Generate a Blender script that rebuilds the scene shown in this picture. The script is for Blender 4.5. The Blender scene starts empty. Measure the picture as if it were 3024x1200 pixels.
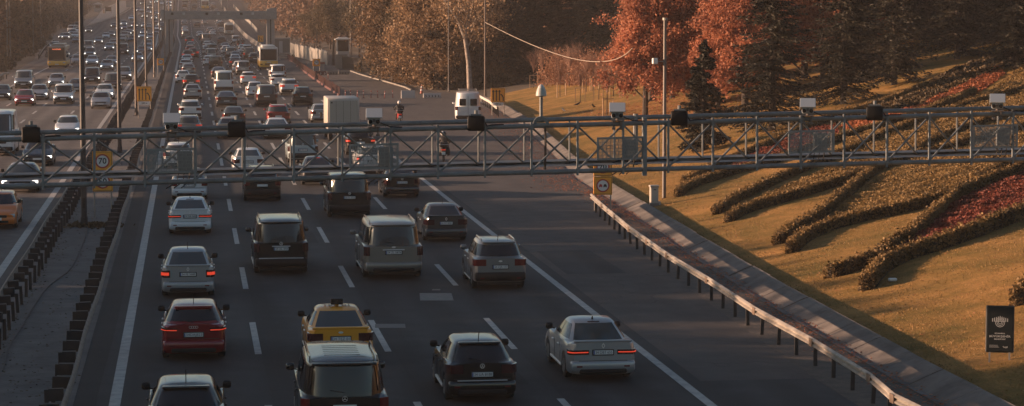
import bpy, math, random
import numpy as np
from mathutils import Vector, Matrix, Euler
R = math.radians
rnd = random.Random(7)
SC = bpy.context.scene
COL = SC.collection

# ------------------------------------------------------------------ camera
PITCH, YAW, CH = math.atan(610/7000.0), R(7.72), 10.0
FPX = 7000.0
cam = bpy.data.cameras.new('camera')
cam.sensor_width = 36.0
cam.lens = FPX/3024*36.0
cam.clip_start, cam.clip_end = 0.5, 6000
camo = bpy.data.objects.new('camera', cam); COL.objects.link(camo)
camo.location = (0, 0, CH)
camo.rotation_euler = Euler((math.pi/2-PITCH, 0, -YAW))
SC.camera = camo
SC.render.resolution_x, SC.render.resolution_y = 1024, 406

# ------------------------------------------------------------------ light
SUN_AZ, SUN_EL = 82.0, 9.0          # degrees left of the road direction, degrees up
world = bpy.data.worlds.new('World'); SC.world = world; world.use_nodes = True
wn = world.node_tree; bg = wn.nodes['Background']
sky = wn.nodes.new('ShaderNodeTexSky'); sky.sky_type = 'NISHITA'; sky.sun_disc = False
sky.sun_elevation = R(SUN_EL); sky.sun_rotation = R(-SUN_AZ)
sky.altitude = 50; sky.air_density = 1.0; sky.dust_density = 1.0; sky.ozone_density = 1.6
wn.links.new(sky.outputs[0], bg.inputs[0]); bg.inputs[1].default_value = 0.062
sl = bpy.data.lights.new('sun', 'SUN'); sl.energy = 5.0; sl.angle = R(0.6); sl.color = (1.0, 0.62, 0.40)
slo = bpy.data.objects.new('sun', sl); COL.objects.link(slo)
sd = Vector((-math.sin(R(SUN_AZ))*math.cos(R(SUN_EL)), math.cos(R(SUN_AZ))*math.cos(R(SUN_EL)), math.sin(R(SUN_EL))))
slo.rotation_euler = sd.to_track_quat('Z', 'Y').to_euler()
slo.location = sd*100
SC.view_settings.view_transform = 'Standard'; SC.view_settings.look = 'None'
SC.view_settings.gamma = 1.0; SC.view_settings.exposure = 1.3
SC.view_settings.use_curve_mapping = False
SC.render.engine = 'CYCLES'
SC.cycles.max_bounces = 6; SC.cycles.transparent_max_bounces = 8; SC.cycles.volume_bounces = 0

# ------------------------------------------------------------------ places
cF = Vector((math.sin(YAW)*math.cos(PITCH), math.cos(YAW)*math.cos(PITCH), -math.sin(PITCH)))
cR = Vector((math.cos(YAW), -math.sin(YAW), 0)); cU = cR.cross(cF)
CP = Vector((0, 0, CH))
def ray(px, py): return cF + cR*((px-1512)/FPX) - cU*((py-600)/FPX)
def at_depth(px, py, D): return CP + ray(px, py)*D
def lerp_tab(tab, t):
    if t <= tab[0][0]: return tab[0][1]
    for (a, b), (c, d) in zip(tab, tab[1:]):
        if t <= c: return b + (d-b)*(t-a)/(c-a)
    return tab[-1][1]
def sstep(a, b, t):
    t = max(0.0, min(1.0, (t-a)/(b-a))); return t*t*(3-2*t)
def zr(Y):
    if Y < 600: return 0.0
    if Y < 740: return (Y-600)**2*0.04/280
    return 2.8+(Y-740)*0.04
def grade(Y): return 0.0 if Y < 600 else min(0.04, (Y-600)*0.04/140)
def cx(Y): return -1.3*sstep(480, 640, Y) - 0.7*sstep(640, 850, Y)
XG = [(40,19.1),(60,19.2),(77,19.65),(91,20.2),(111,21.1),(128,21.8),(147,23.4),(178,26.0),(206,27.7),(229,28.2),(245,31.5),(300,33),(420,30),(900,28)]
XLG = [(40,-25),(300,-25),(380,-27),(490,-33),(600,-40),(700,-40),(800,-34),(900,-25)]
XR_ = [(30,16.0),(60,16.2),(77,16.8),(90,17.4),(111,18.8),(128,20.8),(147,22.6),(178,25.2),(206,26.8),(229,27.5),(240,27.5),(250,25.6),(262,24),(296,22.5),(315,21.6),(345,20.2),(450,20),(600,20),(900,18),(1300,17)]
XL_ = [(30,-21),(280,-22.3),(380,-24.4),(490,-30),(600,-36),(680,-36),(750,-31),(850,-21),(1300,-20)]
def zt(X, Y):
    z = zr(Y)
    t = X - lerp_tab(XG, Y)
    if t > 0:
        k = 0.185 if Y < 240 else 0.185-0.065*sstep(240, 300, Y)
        e = min(t, 46); z += k*e*(e/(e+0.8)) + 0.16*max(0, min(t, 140)-46)
        z += 0.12*math.sin(X*0.31+Y*0.07)*min(1, t/6) + 0.08*math.sin(Y*0.23+X*0.11)*min(1, t/6)
    t = lerp_tab(XLG, Y) - X
    if t > 0: z += 0.13*min(t, 70)
    return z
def P(px, py, f=None, dz=0.0):
    """the point of the ground (or of height field f) seen at a pixel of the 3024 x 1200 photograph"""
    r = ray(px, py); f = f or (lambda X, Y: zr(Y))
    D = 30.0; step = 2.0; prev = D
    while D < 1500:
        q = CP + r*D
        if q.z <= f(q.x, q.y): break
        prev = D; D += step + D*0.01
    lo, hi = prev, D
    for _ in range(24):
        m = (lo+hi)/2; q = CP + r*m
        if q.z <= f(q.x, q.y): hi = m
        else: lo = m
    q = CP + r*hi; q.z = f(q.x, q.y)+dz
    return q
def T(px, py, dz=0.0): return P(px, py, zt, dz)

# ------------------------------------------------------------------ materials
MATS = {}
def nodes_of(m): return m.node_tree.nodes, m.node_tree.links
def mat(name, col=(0.5,)*3, rough=0.6, metal=0.0, coat=0.0, emit=None, es=1.0, noise=None, bump=None, spec=None):
    """noise = (scale, amount 0..1, second colour or None); bump = (scale, distance)"""
    if name in MATS: return MATS[name]
    m = bpy.data.materials.new(name); m.use_nodes = True; MATS[name] = m
    N, L = nodes_of(m); b = N['Principled BSDF']
    b.inputs['Base Color'].default_value = (*col, 1); b.inputs['Roughness'].default_value = rough
    b.inputs['Metallic'].default_value = metal; b.inputs['Coat Weight'].default_value = coat
    b.inputs['Coat Roughness'].default_value = 0.06
    if spec is not None: b.inputs['Specular IOR Level'].default_value = spec
    if emit: b.inputs['Emission Color'].default_value = (*emit, 1); b.inputs['Emission Strength'].default_value = es
    if noise or bump:
        tc = N.new('ShaderNodeTexCoord')
    if noise:
        sc, am, c2 = noise
        n = N.new('ShaderNodeTexNoise'); n.inputs['Scale'].default_value = sc; n.inputs['Detail'].default_value = 5; n.inputs['Roughness'].default_value = 0.65
        L.new(tc.outputs['Object'], n.inputs['Vector'])
        r = N.new('ShaderNodeValToRGB'); r.color_ramp.elements[0].position = 0.33; r.color_ramp.elements[1].position = 0.68
        c2 = c2 or tuple(c*(1-am) for c in col)
        r.color_ramp.elements[0].color = (*c2, 1); r.color_ramp.elements[1].color = (*col, 1)
        L.new(n.outputs['Fac'], r.inputs['Fac']); L.new(r.outputs['Color'], b.inputs['Base Color'])
    if bump:
        n2 = N.new('ShaderNodeTexNoise'); n2.inputs['Scale'].default_value = bump[0]; n2.inputs['Detail'].default_value = 6
        L.new(tc.outputs['Object'], n2.inputs['Vector'])
        bp = N.new('ShaderNodeBump'); bp.inputs['Distance'].default_value = bump[1]; bp.inputs['Strength'].default_value = 0.7
        L.new(n2.outputs['Fac'], bp.inputs['Height']); L.new(bp.outputs['Normal'], b.inputs['Normal'])
    return m
def leafmat(name, c1, c2, c3=None, trans=0.35, rough=0.6, big=0.35):
    """leaf-sized faces: colour varies leaf by leaf and clump by clump, some light comes through"""
    if name in MATS: return MATS[name]
    m = bpy.data.materials.new(name); m.use_nodes = True; MATS[name] = m
    N, L = nodes_of(m); b = N['Principled BSDF']; b.inputs['Roughness'].default_value = rough
    b.inputs['Specular IOR Level'].default_value = 0.25
    g = N.new('ShaderNodeNewGeometry'); r = N.new('ShaderNodeValToRGB')
    r.color_ramp.elements[0].color = (*c1, 1); r.color_ramp.elements[1].color = (*c2, 1)
    if c3: e = r.color_ramp.elements.new(0.8); e.color = (*c3, 1)
    tc = N.new('ShaderNodeTexCoord'); n = N.new('ShaderNodeTexNoise'); n.inputs['Scale'].default_value = big; n.inputs['Detail'].default_value = 3
    L.new(tc.outputs['Object'], n.inputs['Vector'])
    mx = N.new('ShaderNodeMath'); mx.operation = 'MULTIPLY_ADD'; mx.inputs[1].default_value = 0.6
    mm = N.new('ShaderNodeMath'); mm.operation = 'MULTIPLY_ADD'; mm.inputs[1].default_value = 1.6; mm.inputs[2].default_value = -0.6
    L.new(n.outputs['Fac'], mm.inputs[0]); L.new(g.outputs['Random Per Island'], mx.inputs[0]); L.new(mm.outputs[0], mx.inputs[2])
    L.new(mx.outputs[0], r.inputs['Fac']); L.new(r.outputs['Color'], b.inputs['Base Color'])
    t = N.new('ShaderNodeBsdfTranslucent'); L.new(r.outputs['Color'], t.inputs['Color'])
    s = N.new('ShaderNodeMixShader'); s.inputs[0].default_value = trans
    L.new(b.outputs[0], s.inputs[1]); L.new(t.outputs[0], s.inputs[2]); L.new(s.outputs[0], N['Material Output'].inputs['Surface'])
    return m
def asphalt(name, c1, c2, x0=None, pitch=3.65, cracks=0.0):
    if name in MATS: return MATS[name]
    m = mat(name, c1, 0.82, spec=0.35)
    N, L = nodes_of(m); b = N['Principled BSDF']
    tc = N.new('ShaderNodeTexCoord')
    n1 = N.new('ShaderNodeTexNoise'); n1.inputs['Scale'].default_value = 0.22; n1.inputs['Detail'].default_value = 8; n1.inputs['Roughness'].default_value = 0.7
    mp = N.new('ShaderNodeMapping'); mp.inputs['Scale'].default_value = (1.6, 0.18, 1)
    L.new(tc.outputs['Object'], mp.inputs['Vector']); L.new(mp.outputs[0], n1.inputs['Vector'])
    n2 = N.new('ShaderNodeTexNoise'); n2.inputs['Scale'].default_value = 14; n2.inputs['Detail'].default_value = 6; n2.inputs['Roughness'].default_value = 0.8
    L.new(tc.outputs['Object'], n2.inputs['Vector'])
    n3 = N.new('ShaderNodeTexNoise'); n3.inputs['Scale'].default_value = 0.9; n3.inputs['Detail'].default_value = 6
    L.new(tc.outputs['Object'], n3.inputs['Vector'])
    r = N.new('ShaderNodeValToRGB'); r.color_ramp.elements[0].position = 0.38; r.color_ramp.elements[1].position = 0.64
    r.color_ramp.elements[0].color = (*c2, 1); r.color_ramp.elements[1].color = (*c1, 1)
    L.new(n1.outputs['Fac'], r.inputs['Fac'])
    v = N.new('ShaderNodeMath'); v.operation = 'MULTIPLY_ADD'; v.inputs[1].default_value = 1.5; v.inputs[2].default_value = 0.28
    L.new(n2.outputs['Fac'], v.inputs[0])
    v3 = N.new('ShaderNodeMath'); v3.operation = 'MULTIPLY_ADD'; v3.inputs[1].default_value = 1.1; v3.inputs[2].default_value = 0.45
    L.new(n3.outputs['Fac'], v3.inputs[0])
    vm = N.new('ShaderNodeMath'); vm.operation = 'MULTIPLY'; L.new(v.outputs[0], vm.inputs[0]); L.new(v3.outputs[0], vm.inputs[1])
    if x0 is not None:      # wheel tracks worn into every lane
        sx = N.new('ShaderNodeSeparateXYZ'); L.new(tc.outputs['Object'], sx.inputs[0])
        nw = N.new('ShaderNodeMath'); nw.operation = 'MULTIPLY_ADD'; nw.inputs[1].default_value = .8; L.new(n3.outputs['Fac'], nw.inputs[0]); L.new(sx.outputs[0], nw.inputs[2])
        a1 = N.new('ShaderNodeMath'); a1.operation = 'MULTIPLY_ADD'; a1.inputs[1].default_value = 4*math.pi/pitch; a1.inputs[2].default_value = -4*math.pi*x0/pitch; L.new(nw.outputs[0], a1.inputs[0])
        a2 = N.new('ShaderNodeMath'); a2.operation = 'COSINE'; L.new(a1.outputs[0], a2.inputs[0])
        a3 = N.new('ShaderNodeMath'); a3.operation = 'MULTIPLY_ADD'; a3.inputs[1].default_value = .24; a3.inputs[2].default_value = 1.0; L.new(a2.outputs[0], a3.inputs[0])
        q = N.new('ShaderNodeMath'); q.operation = 'MULTIPLY'; L.new(vm.outputs[0], q.inputs[0]); L.new(a3.outputs[0], q.inputs[1]); vm = q
    if cracks:
        vo = N.new('ShaderNodeTexVoronoi'); vo.feature = 'DISTANCE_TO_EDGE'; vo.inputs['Scale'].default_value = .16
        wv = N.new('ShaderNodeVectorMath'); wv.operation = 'MULTIPLY_ADD'; wv.inputs[1].default_value = (2.5,2.5,0); L.new(n3.outputs['Color'], wv.inputs[0]); L.new(tc.outputs['Object'], wv.inputs[2]); L.new(wv.outputs[0], vo.inputs['Vector'])
        cr = N.new('ShaderNodeMapRange'); cr.inputs[1].default_value = 0; cr.inputs[2].default_value = .010; cr.inputs[3].default_value = 1-cracks; cr.inputs[4].default_value = 1; L.new(vo.outputs['Distance'], cr.inputs[0])
        q = N.new('ShaderNodeMath'); q.operation = 'MULTIPLY'; L.new(vm.outputs[0], q.inputs[0]); L.new(cr.outputs[0], q.inputs[1]); vm = q
    # sparse pale specks of grit
    n4 = N.new('ShaderNodeTexNoise'); n4.inputs['Scale'].default_value = 7; n4.inputs['Detail'].default_value = 2
    L.new(tc.outputs['Object'], n4.inputs['Vector'])
    r4 = N.new('ShaderNodeValToRGB'); r4.color_ramp.elements[0].position = 0.74; r4.color_ramp.elements[1].position = 0.79
    r4.color_ramp.elements[1].color = (0.10, 0.09, 0.08, 1)
    L.new(n4.outputs['Fac'], r4.inputs['Fac'])
    vv = N.new('ShaderNodeVectorMath'); vv.operation = 'SCALE'; L.new(r.outputs['Color'], vv.inputs[0]); L.new(vm.outputs[0], vv.inputs['Scale'])
    va = N.new('ShaderNodeVectorMath'); va.operation = 'ADD'; L.new(vv.outputs[0], va.inputs[0]); L.new(r4.outputs['Color'], va.inputs[1])
    L.new(va.outputs[0], b.inputs['Base Color'])
    bp = N.new('ShaderNodeBump'); bp.inputs['Distance'].default_value = 0.01; bp.inputs['Strength'].default_value = 0.5
    L.new(n2.outputs['Fac'], bp.inputs['Height']); L.new(bp.outputs[0], b.inputs['Normal'])
    return m
M_ASPH = asphalt('asphalt', (0.0345,0.0355,0.0365), (0.021,0.022,0.023), -0.05)
M_ASPH2 = asphalt('worn haze-lightened asphalt', (0.100,0.088,0.080), (0.064,0.056,0.052), -8.5, 3.25, .4)  # lighter, browner colour stands in for distance haze and grazing reflection
M_PATCH = asphalt('sealed seam', (0.023,0.023,0.024), (0.016,0.016,0.017))
M_PAINT = mat('road paint', (0.46,0.44,0.40), 0.7, noise=(3.0, 0.3, (0.26,0.25,0.235)))
M_CONC = mat('concrete', (0.19,0.175,0.16), 0.85, noise=(0.7, 0.4, (0.12,0.108,0.098)), bump=(3, 0.03))
M_MED = mat('median concrete', (0.115,0.108,0.102), 0.85, noise=(0.9, 0.4, (0.06,0.056,0.053)), bump=(3, 0.03))
M_GALV = mat('galvanised steel', (0.36,0.33,0.29), 0.55, 0.15, noise=(1.6, 0.3, (0.20,0.17,0.14)))
M_RUST = mat('weathered steel', (0.22,0.17,0.135), 0.6, 0.4, noise=(2.5, 0.4, (0.13,0.09,0.065)))
M_DARKST = mat('dark steel', (0.022,0.021,0.021), 0.7, 0.2)
M_TRUSS = mat('painted truss steel', (0.17,0.19,0.195), 0.5, 0.1, noise=(2.2, 0.3, (0.10,0.10,0.095)), bump=(30,.002))
M_BLACK = mat('black plastic', (0.010,0.010,0.011), 0.55, spec=.3)
M_TYRE = mat('tyre rubber', (0.014,0.014,0.014), 0.85)
M_RIM = mat('alloy rim', (0.28,0.28,0.28), 0.35, 0.8)
M_GLASS = mat('dark window glass', (0.010,0.012,0.014), 0.06, 0.0, 0.0, spec=0.6)
M_GLASS2 = mat('clear window glass', (0.040,0.050,0.052), 0.08, 0.0, spec=0.6)
M_PLATE = mat('licence plate white', (0.62,0.62,0.60), 0.5)
M_INK = mat('black lettering', (0.012,0.012,0.012), 0.6)
M_BLUE = mat('plate blue', (0.02,0.06,0.25), 0.5)
M_CHROME = mat('chrome', (0.75,0.75,0.75), 0.3, 0.6)
M_TAIL = mat('tail lens', (0.12,0.010,0.010), 0.15, coat=0.5)
M_TAILD = mat('dark tail lens', (0.045,0.010,0.012), 0.15, coat=0.5)
M_TAILON = mat('lit tail lens', (0.4,0.02,0.015), 0.2, emit=(1.0,0.07,0.03), es=0.12)
M_HEADON = mat('lit headlamp', (0.8,0.8,0.8), 0.2, emit=(1.0,0.93,0.80), es=2.6)
M_HEAD = mat('headlamp lens', (0.42,0.43,0.44), 0.12, coat=0.6)
M_ORANGE = mat('orange sign sheet', (0.88,0.36,0.03), 0.6, noise=(2, .2, (0.76,0.30,0.025)))
M_WHITE = mat('white paint', (0.62,0.61,0.58), 0.55)
M_REDP = mat('red paint', (0.40,0.03,0.025), 0.55)
M_WOOD = mat('weathered wood', (0.36,0.24,0.15), 0.8)
M_BARK = mat('dark bark', (0.045,0.032,0.024), 0.9, noise=(4, .4, None), bump=(8, .03))
M_BARKP = mat('pale bark', (0.34,0.29,0.25), 0.85, noise=(3, .5, (0.12,0.09,0.07)))
PAINTS = {'white':((0.62,0.635,0.635),0.3,0.0), 'silver':((0.32,0.325,0.33),0.32,0.35), 'grey':((0.20,0.205,0.21),0.3,0.4),
 'dark grey':((0.045,0.047,0.05),0.28,0.3), 'black':((0.006,0.007,0.008),0.22,0.0), 'dark red':((0.20,0.010,0.014),0.25,0.1),
 'red':((0.26,0.018,0.018),0.25,0.1), 'yellow':((0.72,0.30,0.02),0.3,0.0), 'orange':((0.66,0.16,0.015),0.3,0.0),
 'brown':((0.10,0.065,0.055),0.28,0.3), 'beige':((0.34,0.28,0.22),0.3,0.3), 'blue':((0.04,0.06,0.14),0.3,0.3), 'gold':((0.30,0.22,0.13),0.3,0.4),
 'pale green':((0.34,0.40,0.36),0.4,0.0), 'dark green':((0.03,0.045,0.035),0.3,0.2), 'pale blue':((0.34,0.42,0.44),0.35,0.1), 'taupe':((0.21,0.195,0.175),0.32,0.4)}
def paint(c):
    col, r, me = PAINTS[c]
    return mat('car paint '+c, col, r, me, coat=0.7)

# ------------------------------------------------------------------ mesh helpers
class G:
    def __init__(s): s.v = []; s.f = []
    def add(s, vs, fs):
        o = len(s.v); s.v += [tuple(p) for p in vs]; s.f += [tuple(i+o for i in f) for f in fs]; return s
    def box(s, x0, x1, y0, y1, z0, z1, M=None):
        vs = [Vector(p) for p in ((x0,y0,z0),(x1,y0,z0),(x1,y1,z0),(x0,y1,z0),(x0,y0,z1),(x1,y0,z1),(x1,y1,z1),(x0,y1,z1))]
        if M is not None: vs = [M@p for p in vs]
        return s.add(vs, [(0,3,2,1),(4,5,6,7),(0,1,5,4),(1,2,6,5),(2,3,7,6),(3,0,4,7)])
    def rbox(s, x0, x1, y0, y1, z0, z1, r=0.03, M=None):
        """box with chamfered edges, round seen from above, chamfered top and bottom"""
        def ring(ins, z):
            a, b, c, d = x0+ins, x1-ins, y0+ins, y1-ins; k = r
            return [(a+k,c,z),(b-k,c,z),(b-k*.3,c+k*.3,z),(b,c+k,z),(b,d-k,z),(b-k*.3,d-k*.3,z),(b-k,d,z),(a+k,d,z),(a+k*.3,d-k*.3,z),(a,d-k,z),(a,c+k,z),(a+k*.3,c+k*.3,z)]
        rs = [ring(r*.7, z0), ring(0, z0+r), ring(0, z1-r), ring(r*.3, z1-r*.3), ring(r*.9, z1)]
        vs = [Vector(p) for q in rs for p in q]; n = 12
        if M is not None: vs = [M@p for p in vs]
        fs = [tuple(range(n-1,-1,-1)), tuple(range(4*n, 5*n))]
        for i in range(4):
            for j in range(n): fs.append((i*n+j, i*n+(j+1)%n, (i+1)*n+(j+1)%n, (i+1)*n+j))
        return s.add(vs, fs)
    def tube(s, pts, r, n=6, cap=True):
        """r: one radius or one per point"""
        pts = [Vector(p) for p in pts]; k = len(pts)
        rr = r if isinstance(r, (list, tuple)) else [r]*k
        vs = []
        for i, p in enumerate(pts):
            d = (pts[min(i+1,k-1)]-pts[max(i-1,0)]).normalized()
            a = d.cross(Vector((0,0,1)) if abs(d.z) < .9 else Vector((1,0,0))).normalized(); b = d.cross(a)
            for j in range(n):
                t = 2*math.pi*j/n; vs.append(p+(a*math.cos(t)+b*math.sin(t))*rr[i])
        fs = []
        for i in range(k-1):
            for j in range(n): fs.append((i*n+j, i*n+(j+1)%n, (i+1)*n+(j+1)%n, (i+1)*n+j))
        if cap: fs += [tuple(range(n-1,-1,-1)), tuple(range((k-1)*n, k*n))]
        return s.add(vs, fs)
    def disc(s, c, ax, r, th, n=16):
        c = Vector(c); ax = Vector(ax).normalized()
        return s.tube([c-ax*th/2, c+ax*th/2], r, n)
    def grid(s, rows):
        n = len(rows[0]); vs = [p for r in rows for p in r]
        return s.add(vs, [(i*n+j, i*n+j+1, (i+1)*n+j+1, (i+1)*n+j) for i in range(len(rows)-1) for j in range(n-1)])
    def loft(s, rings, cap=True):
        n = len(rings[0]); vs = [p for r in rings for p in r]
        fs = [(i*n+j, i*n+(j+1)%n, (i+1)*n+(j+1)%n, (i+1)*n+j) for i in range(len(rings)-1) for j in range(n)]
        if cap: fs += [tuple(range(n-1,-1,-1)), tuple(range((len(rings)-1)*n, len(rings)*n))]
        return s.add(vs, fs)
    def prism(s, poly, y0, y1):
        """polygon in x,z pushed from y0 to y1"""
        n = len(poly)
        vs = [(x, y0, z) for x, z in poly]+[(x, y1, z) for x, z in poly]
        fs = [tuple(range(n)), tuple(range(2*n-1, n-1, -1))]+[(i, i+n, (i+1)%n+n, (i+1)%n) for i in range(n)]
        return s.add(vs, fs)
def obj(name, g, m, parent=None, smooth=False, loc=None):
    me = bpy.data.meshes.new(name)
    me.from_pydata([tuple(v) for v in g.v], [], g.f)
    ms = m if isinstance(m, (list, tuple)) else [m]
    for x in ms: me.materials.append(x)
    if hasattr(g, 'mi'): me.polygons.foreach_set('material_index', g.mi)
    if smooth:
        me.polygons.foreach_set('use_smooth', [True]*len(me.polygons))
        try: me.set_sharp_from_angle(angle=R(38 if smooth is True else smooth))
        except Exception: pass
    me.update()
    o = bpy.data.objects.new(name, me); COL.objects.link(o)
    if parent: o.parent = parent
    if loc is not None: o.location = loc
    return o
def tag(o, label=None, cat=None, group=None, kind=None):
    if label: o['label'] = label
    if cat: o['category'] = cat
    if group: o['group'] = group
    if kind: o['kind'] = kind
    return o
def empty(name, loc, label, cat, group=None, rz=0.0):
    o = bpy.data.objects.new(name, None); COL.objects.link(o); o.location = loc; o.rotation_euler = (0, 0, rz); o.empty_display_size = 0.3
    return tag(o, label, cat, group)
def struct(name, g, m, label, cat, smooth=False): return tag(obj(name, g, m, None, smooth), label, cat, None, 'structure')
KIDS = {}
def children(o): return [c for c in bpy.data.objects if c.parent == o]
def copy_tree(o, loc, rot, label, group=None, scale=None, kids=None):
    r = o.copy(); COL.objects.link(r); r.location = loc; r.rotation_euler = rot
    if scale is not None: r.scale = (scale,)*3 if isinstance(scale, (int, float)) else scale
    r['label'] = label
    if group: r['group'] = group
    if o.name not in KIDS:
        ch = children(o); KIDS[o.name] = [(c, children(c)) for c in ch]
    for c, gs in KIDS[o.name]:
        k = c.copy(); COL.objects.link(k); k.parent = r
        for q in gs: w = q.copy(); COL.objects.link(w); w.parent = k
    return r
def text_geo(txt, h, bold=0.0):
    """flat letters in x,z facing -y, centred, capital height h"""
    cu = bpy.data.curves.new('letters', 'FONT'); cu.body = txt; cu.size = h/0.70; cu.align_x = 'CENTER'; cu.align_y = 'CENTER'
    cu.offset = bold; cu.resolution_u = 3
    o = bpy.data.objects.new('letters', cu); COL.objects.link(o)
    dg = bpy.context.evaluated_depsgraph_get(); me = bpy.data.meshes.new_from_object(o.evaluated_get(dg))
    g = G(); g.add([(v.co.x, 0, v.co.y) for v in me.vertices], [tuple(p.vertices) for p in me.polygons])
    bpy.data.objects.remove(o); bpy.data.meshes.remove(me); bpy.data.curves.remove(cu)
    return g
def shifted(g, d, k=(1,1,1)):
    h = G(); h.f = g.f; h.v = [(p[0]*k[0]+d[0], p[1]*k[1]+d[1], p[2]*k[2]+d[2]) for p in g.v]; return h
def cloud(name, quads, m, parent=None):
    """quads: float array (n,4,3) -> one mesh of loose leaf faces"""
    n = len(quads); me = bpy.data.meshes.new(name)
    me.vertices.add(n*4); me.vertices.foreach_set('co', quads.astype(np.float32).ravel())
    me.loops.add(n*4); me.loops.foreach_set('vertex_index', np.arange(n*4, dtype=np.int32))
    me.polygons.add(n); me.polygons.foreach_set('loop_start', np.arange(0, n*4, 4, dtype=np.int32))
    try: me.polygons.foreach_set('loop_total', np.full(n, 4, dtype=np.int32))
    except Exception: pass
    me.materials.append(m); me.update(calc_edges=True); me.validate()
    o = bpy.data.objects.new(name, me); COL.objects.link(o)
    if parent: o.parent = parent
    return o
NP = np.random.default_rng(11)
def leaves(c, size, aspect=1.5, flat=0.0, dirs=None):
    """random leaf quads centred on points c (n,3)"""
    n = len(c); a = NP.normal(size=(n,3)) if dirs is None else dirs+NP.normal(size=(n,3))*0.25
    a /= np.linalg.norm(a, axis=1)[:,None]
    b = NP.normal(size=(n,3)); b[:,2] *= (1-flat); b -= (b*a).sum(1)[:,None]*a; b /= np.linalg.norm(b, axis=1)[:,None]+1e-9
    s = size*NP.uniform(0.55, 1.3, n)[:,None]
    A = a*s*aspect/2; B = b*s/2
    return np.stack([c-A-B*.4, c-A*.1-B, c+A+B*.2, c+A*.1+B], 1)
HAZE = 0.0002
# ------------------------------------------------------------------ vehicles
# local frame: +Y is forward, the rear bumper at -L/2, the ground at 0
SPEC = {
 # L, W, H, belt z, rear belt y, rear roof y, front roof y, front belt y (from the rear bumper), roof half-width factor, wheel radius, rear axle, front axle
 'sedan':   dict(L=4.5, W=1.78, H=1.45, belt=.97, y=(.60,1.55,2.55,3.45), rk=.64, wr=.32, ax=(.95,3.62), deck=1.08, nose=.74),
 'sedan2':  dict(L=4.35,W=1.74, H=1.52, belt=1.0, y=(.50,1.30,2.5,3.3), rk=.66, wr=.31, ax=(.88,3.48), deck=1.10, nose=.76),
 'coupe':   dict(L=4.9, W=1.93, H=1.40, belt=.94, y=(.45,1.85,2.7,3.6), rk=.60, wr=.35, ax=(1.0,3.95), deck=1.0, nose=.74),
 'hatch':   dict(L=4.05,W=1.75, H=1.47, belt=1.0, y=(.14,.62,2.4,3.15), rk=.68, wr=.31, ax=(.74,3.28), deck=1.02, nose=.76),
 'suv':     dict(L=4.35,W=1.82, H=1.65, belt=1.10, y=(.12,.52,2.6,3.3), rk=.72, wr=.35, ax=(.85,3.5), deck=1.12, nose=.88),
 'jeep':    dict(L=4.2, W=1.88, H=1.84, belt=1.15, y=(.10,.16,2.5,2.95), rk=.86, wr=.40, ax=(.80,3.4), deck=1.15, nose=1.05, bk=.98),
 'minivan': dict(L=4.4, W=1.82, H=1.82, belt=1.05, y=(.08,.20,2.9,3.75), rk=.86, wr=.32, ax=(.80,3.5), deck=1.05, nose=.84, bk=.985),
 'van':     dict(L=4.95,W=1.94, H=1.97, belt=1.18, y=(.06,.20,3.6,4.35), rk=.86, wr=.34, ax=(.98,4.0), deck=1.18, nose=.94, bk=.985),
 'minibus': dict(L=5.4, W=2.0,  H=2.25, belt=1.25, y=(.05,.14,4.0,4.8), rk=.90, wr=.35, ax=(1.05,4.4), deck=1.25, nose=1.0, bk=.985),
 'bigvan':  dict(L=6.0, W=2.05, H=2.75, belt=1.45, y=(.05,.12,4.4,5.3), rk=.90, wr=.36, ax=(1.3,4.9), deck=1.45, nose=1.08, bk=.985),
 'pickup':  dict(L=5.2, W=1.85, H=1.80, belt=1.08, y=(1.75,1.95,3.2,3.95), rk=.78, wr=.38, ax=(1.15,4.2), deck=1.05, nose=1.0),
}
def body_geo(s):
    L, W, wr = s['L'], s['W'], s['wr']; rb, rr, fr, fb = s['y']; zb0 = .20 if s['H'] < 1.6 else .27
    top = [(0, s['deck']-.03), (.12, s['deck']), (max(rb, .13), s['belt']+.02), (fb-.05, s['belt']), (fb+.15, s['belt']-.03), (L-.45, s['nose']+.05), (L-.12, s['nose']-.05), (L, s['nose']-.14)]
    if s['L'] > 5 and s.get('bed'): pass
    ys = [0,.03,.09,.18,.32]
    for a in s['ax']: ys += [a-wr-.08, a-wr-.04, a-wr*.9, a-wr*.7, a-wr*.4, a, a+wr*.4, a+wr*.7, a+wr*.9, a+wr+.04, a+wr+.08]
    ys += [rb+.05, 1.8, 2.4, fb-.05, fb+.15, L-.45, L-.28, L-.12, L-.04, L]
    ys = sorted(set(round(min(max(y,0),L),3) for y in ys)); rings = []
    for y in ys:
        d = min(y, (L-y)*.55); w = W/2
        if d < .32: w *= 1-.15*(1-d/.32)**2.2
        zb = zb0+(.10 if (y < .05 or y > L-.05) else 0); z1 = lerp_tab(top, y)
        for a in s['ax']:
            q = (wr+.05)**2-(y-a)**2
            if q > 0: zb = max(zb, wr*.98+math.sqrt(q))
        pr = [(0,0),(.80,0),(.96,.03),(.995,.10),(1,.45),(.982,.78),(.945,.92),(.86,.985),(.6,1.0),(0,1.02)] if s.get('bk',.9) < .95 else [(0,0),(.80,0),(.96,.03),(.995,.10),(1,.45),(1,.80),(.993,.95),(.96,.99),(.6,1.0),(0,1.005)]
        hp = [(w*a, y-L/2, zb+(z1-zb)*f) for a, f in pr]
        rings.append(hp+[(-x, yy, z) for x, yy, z in hp[-2:0:-1]])
    g = G(); g.loft(rings)
    return g
def sup(k, n): return (1-min(1, abs(k))**n)**(1.0/n)
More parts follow.
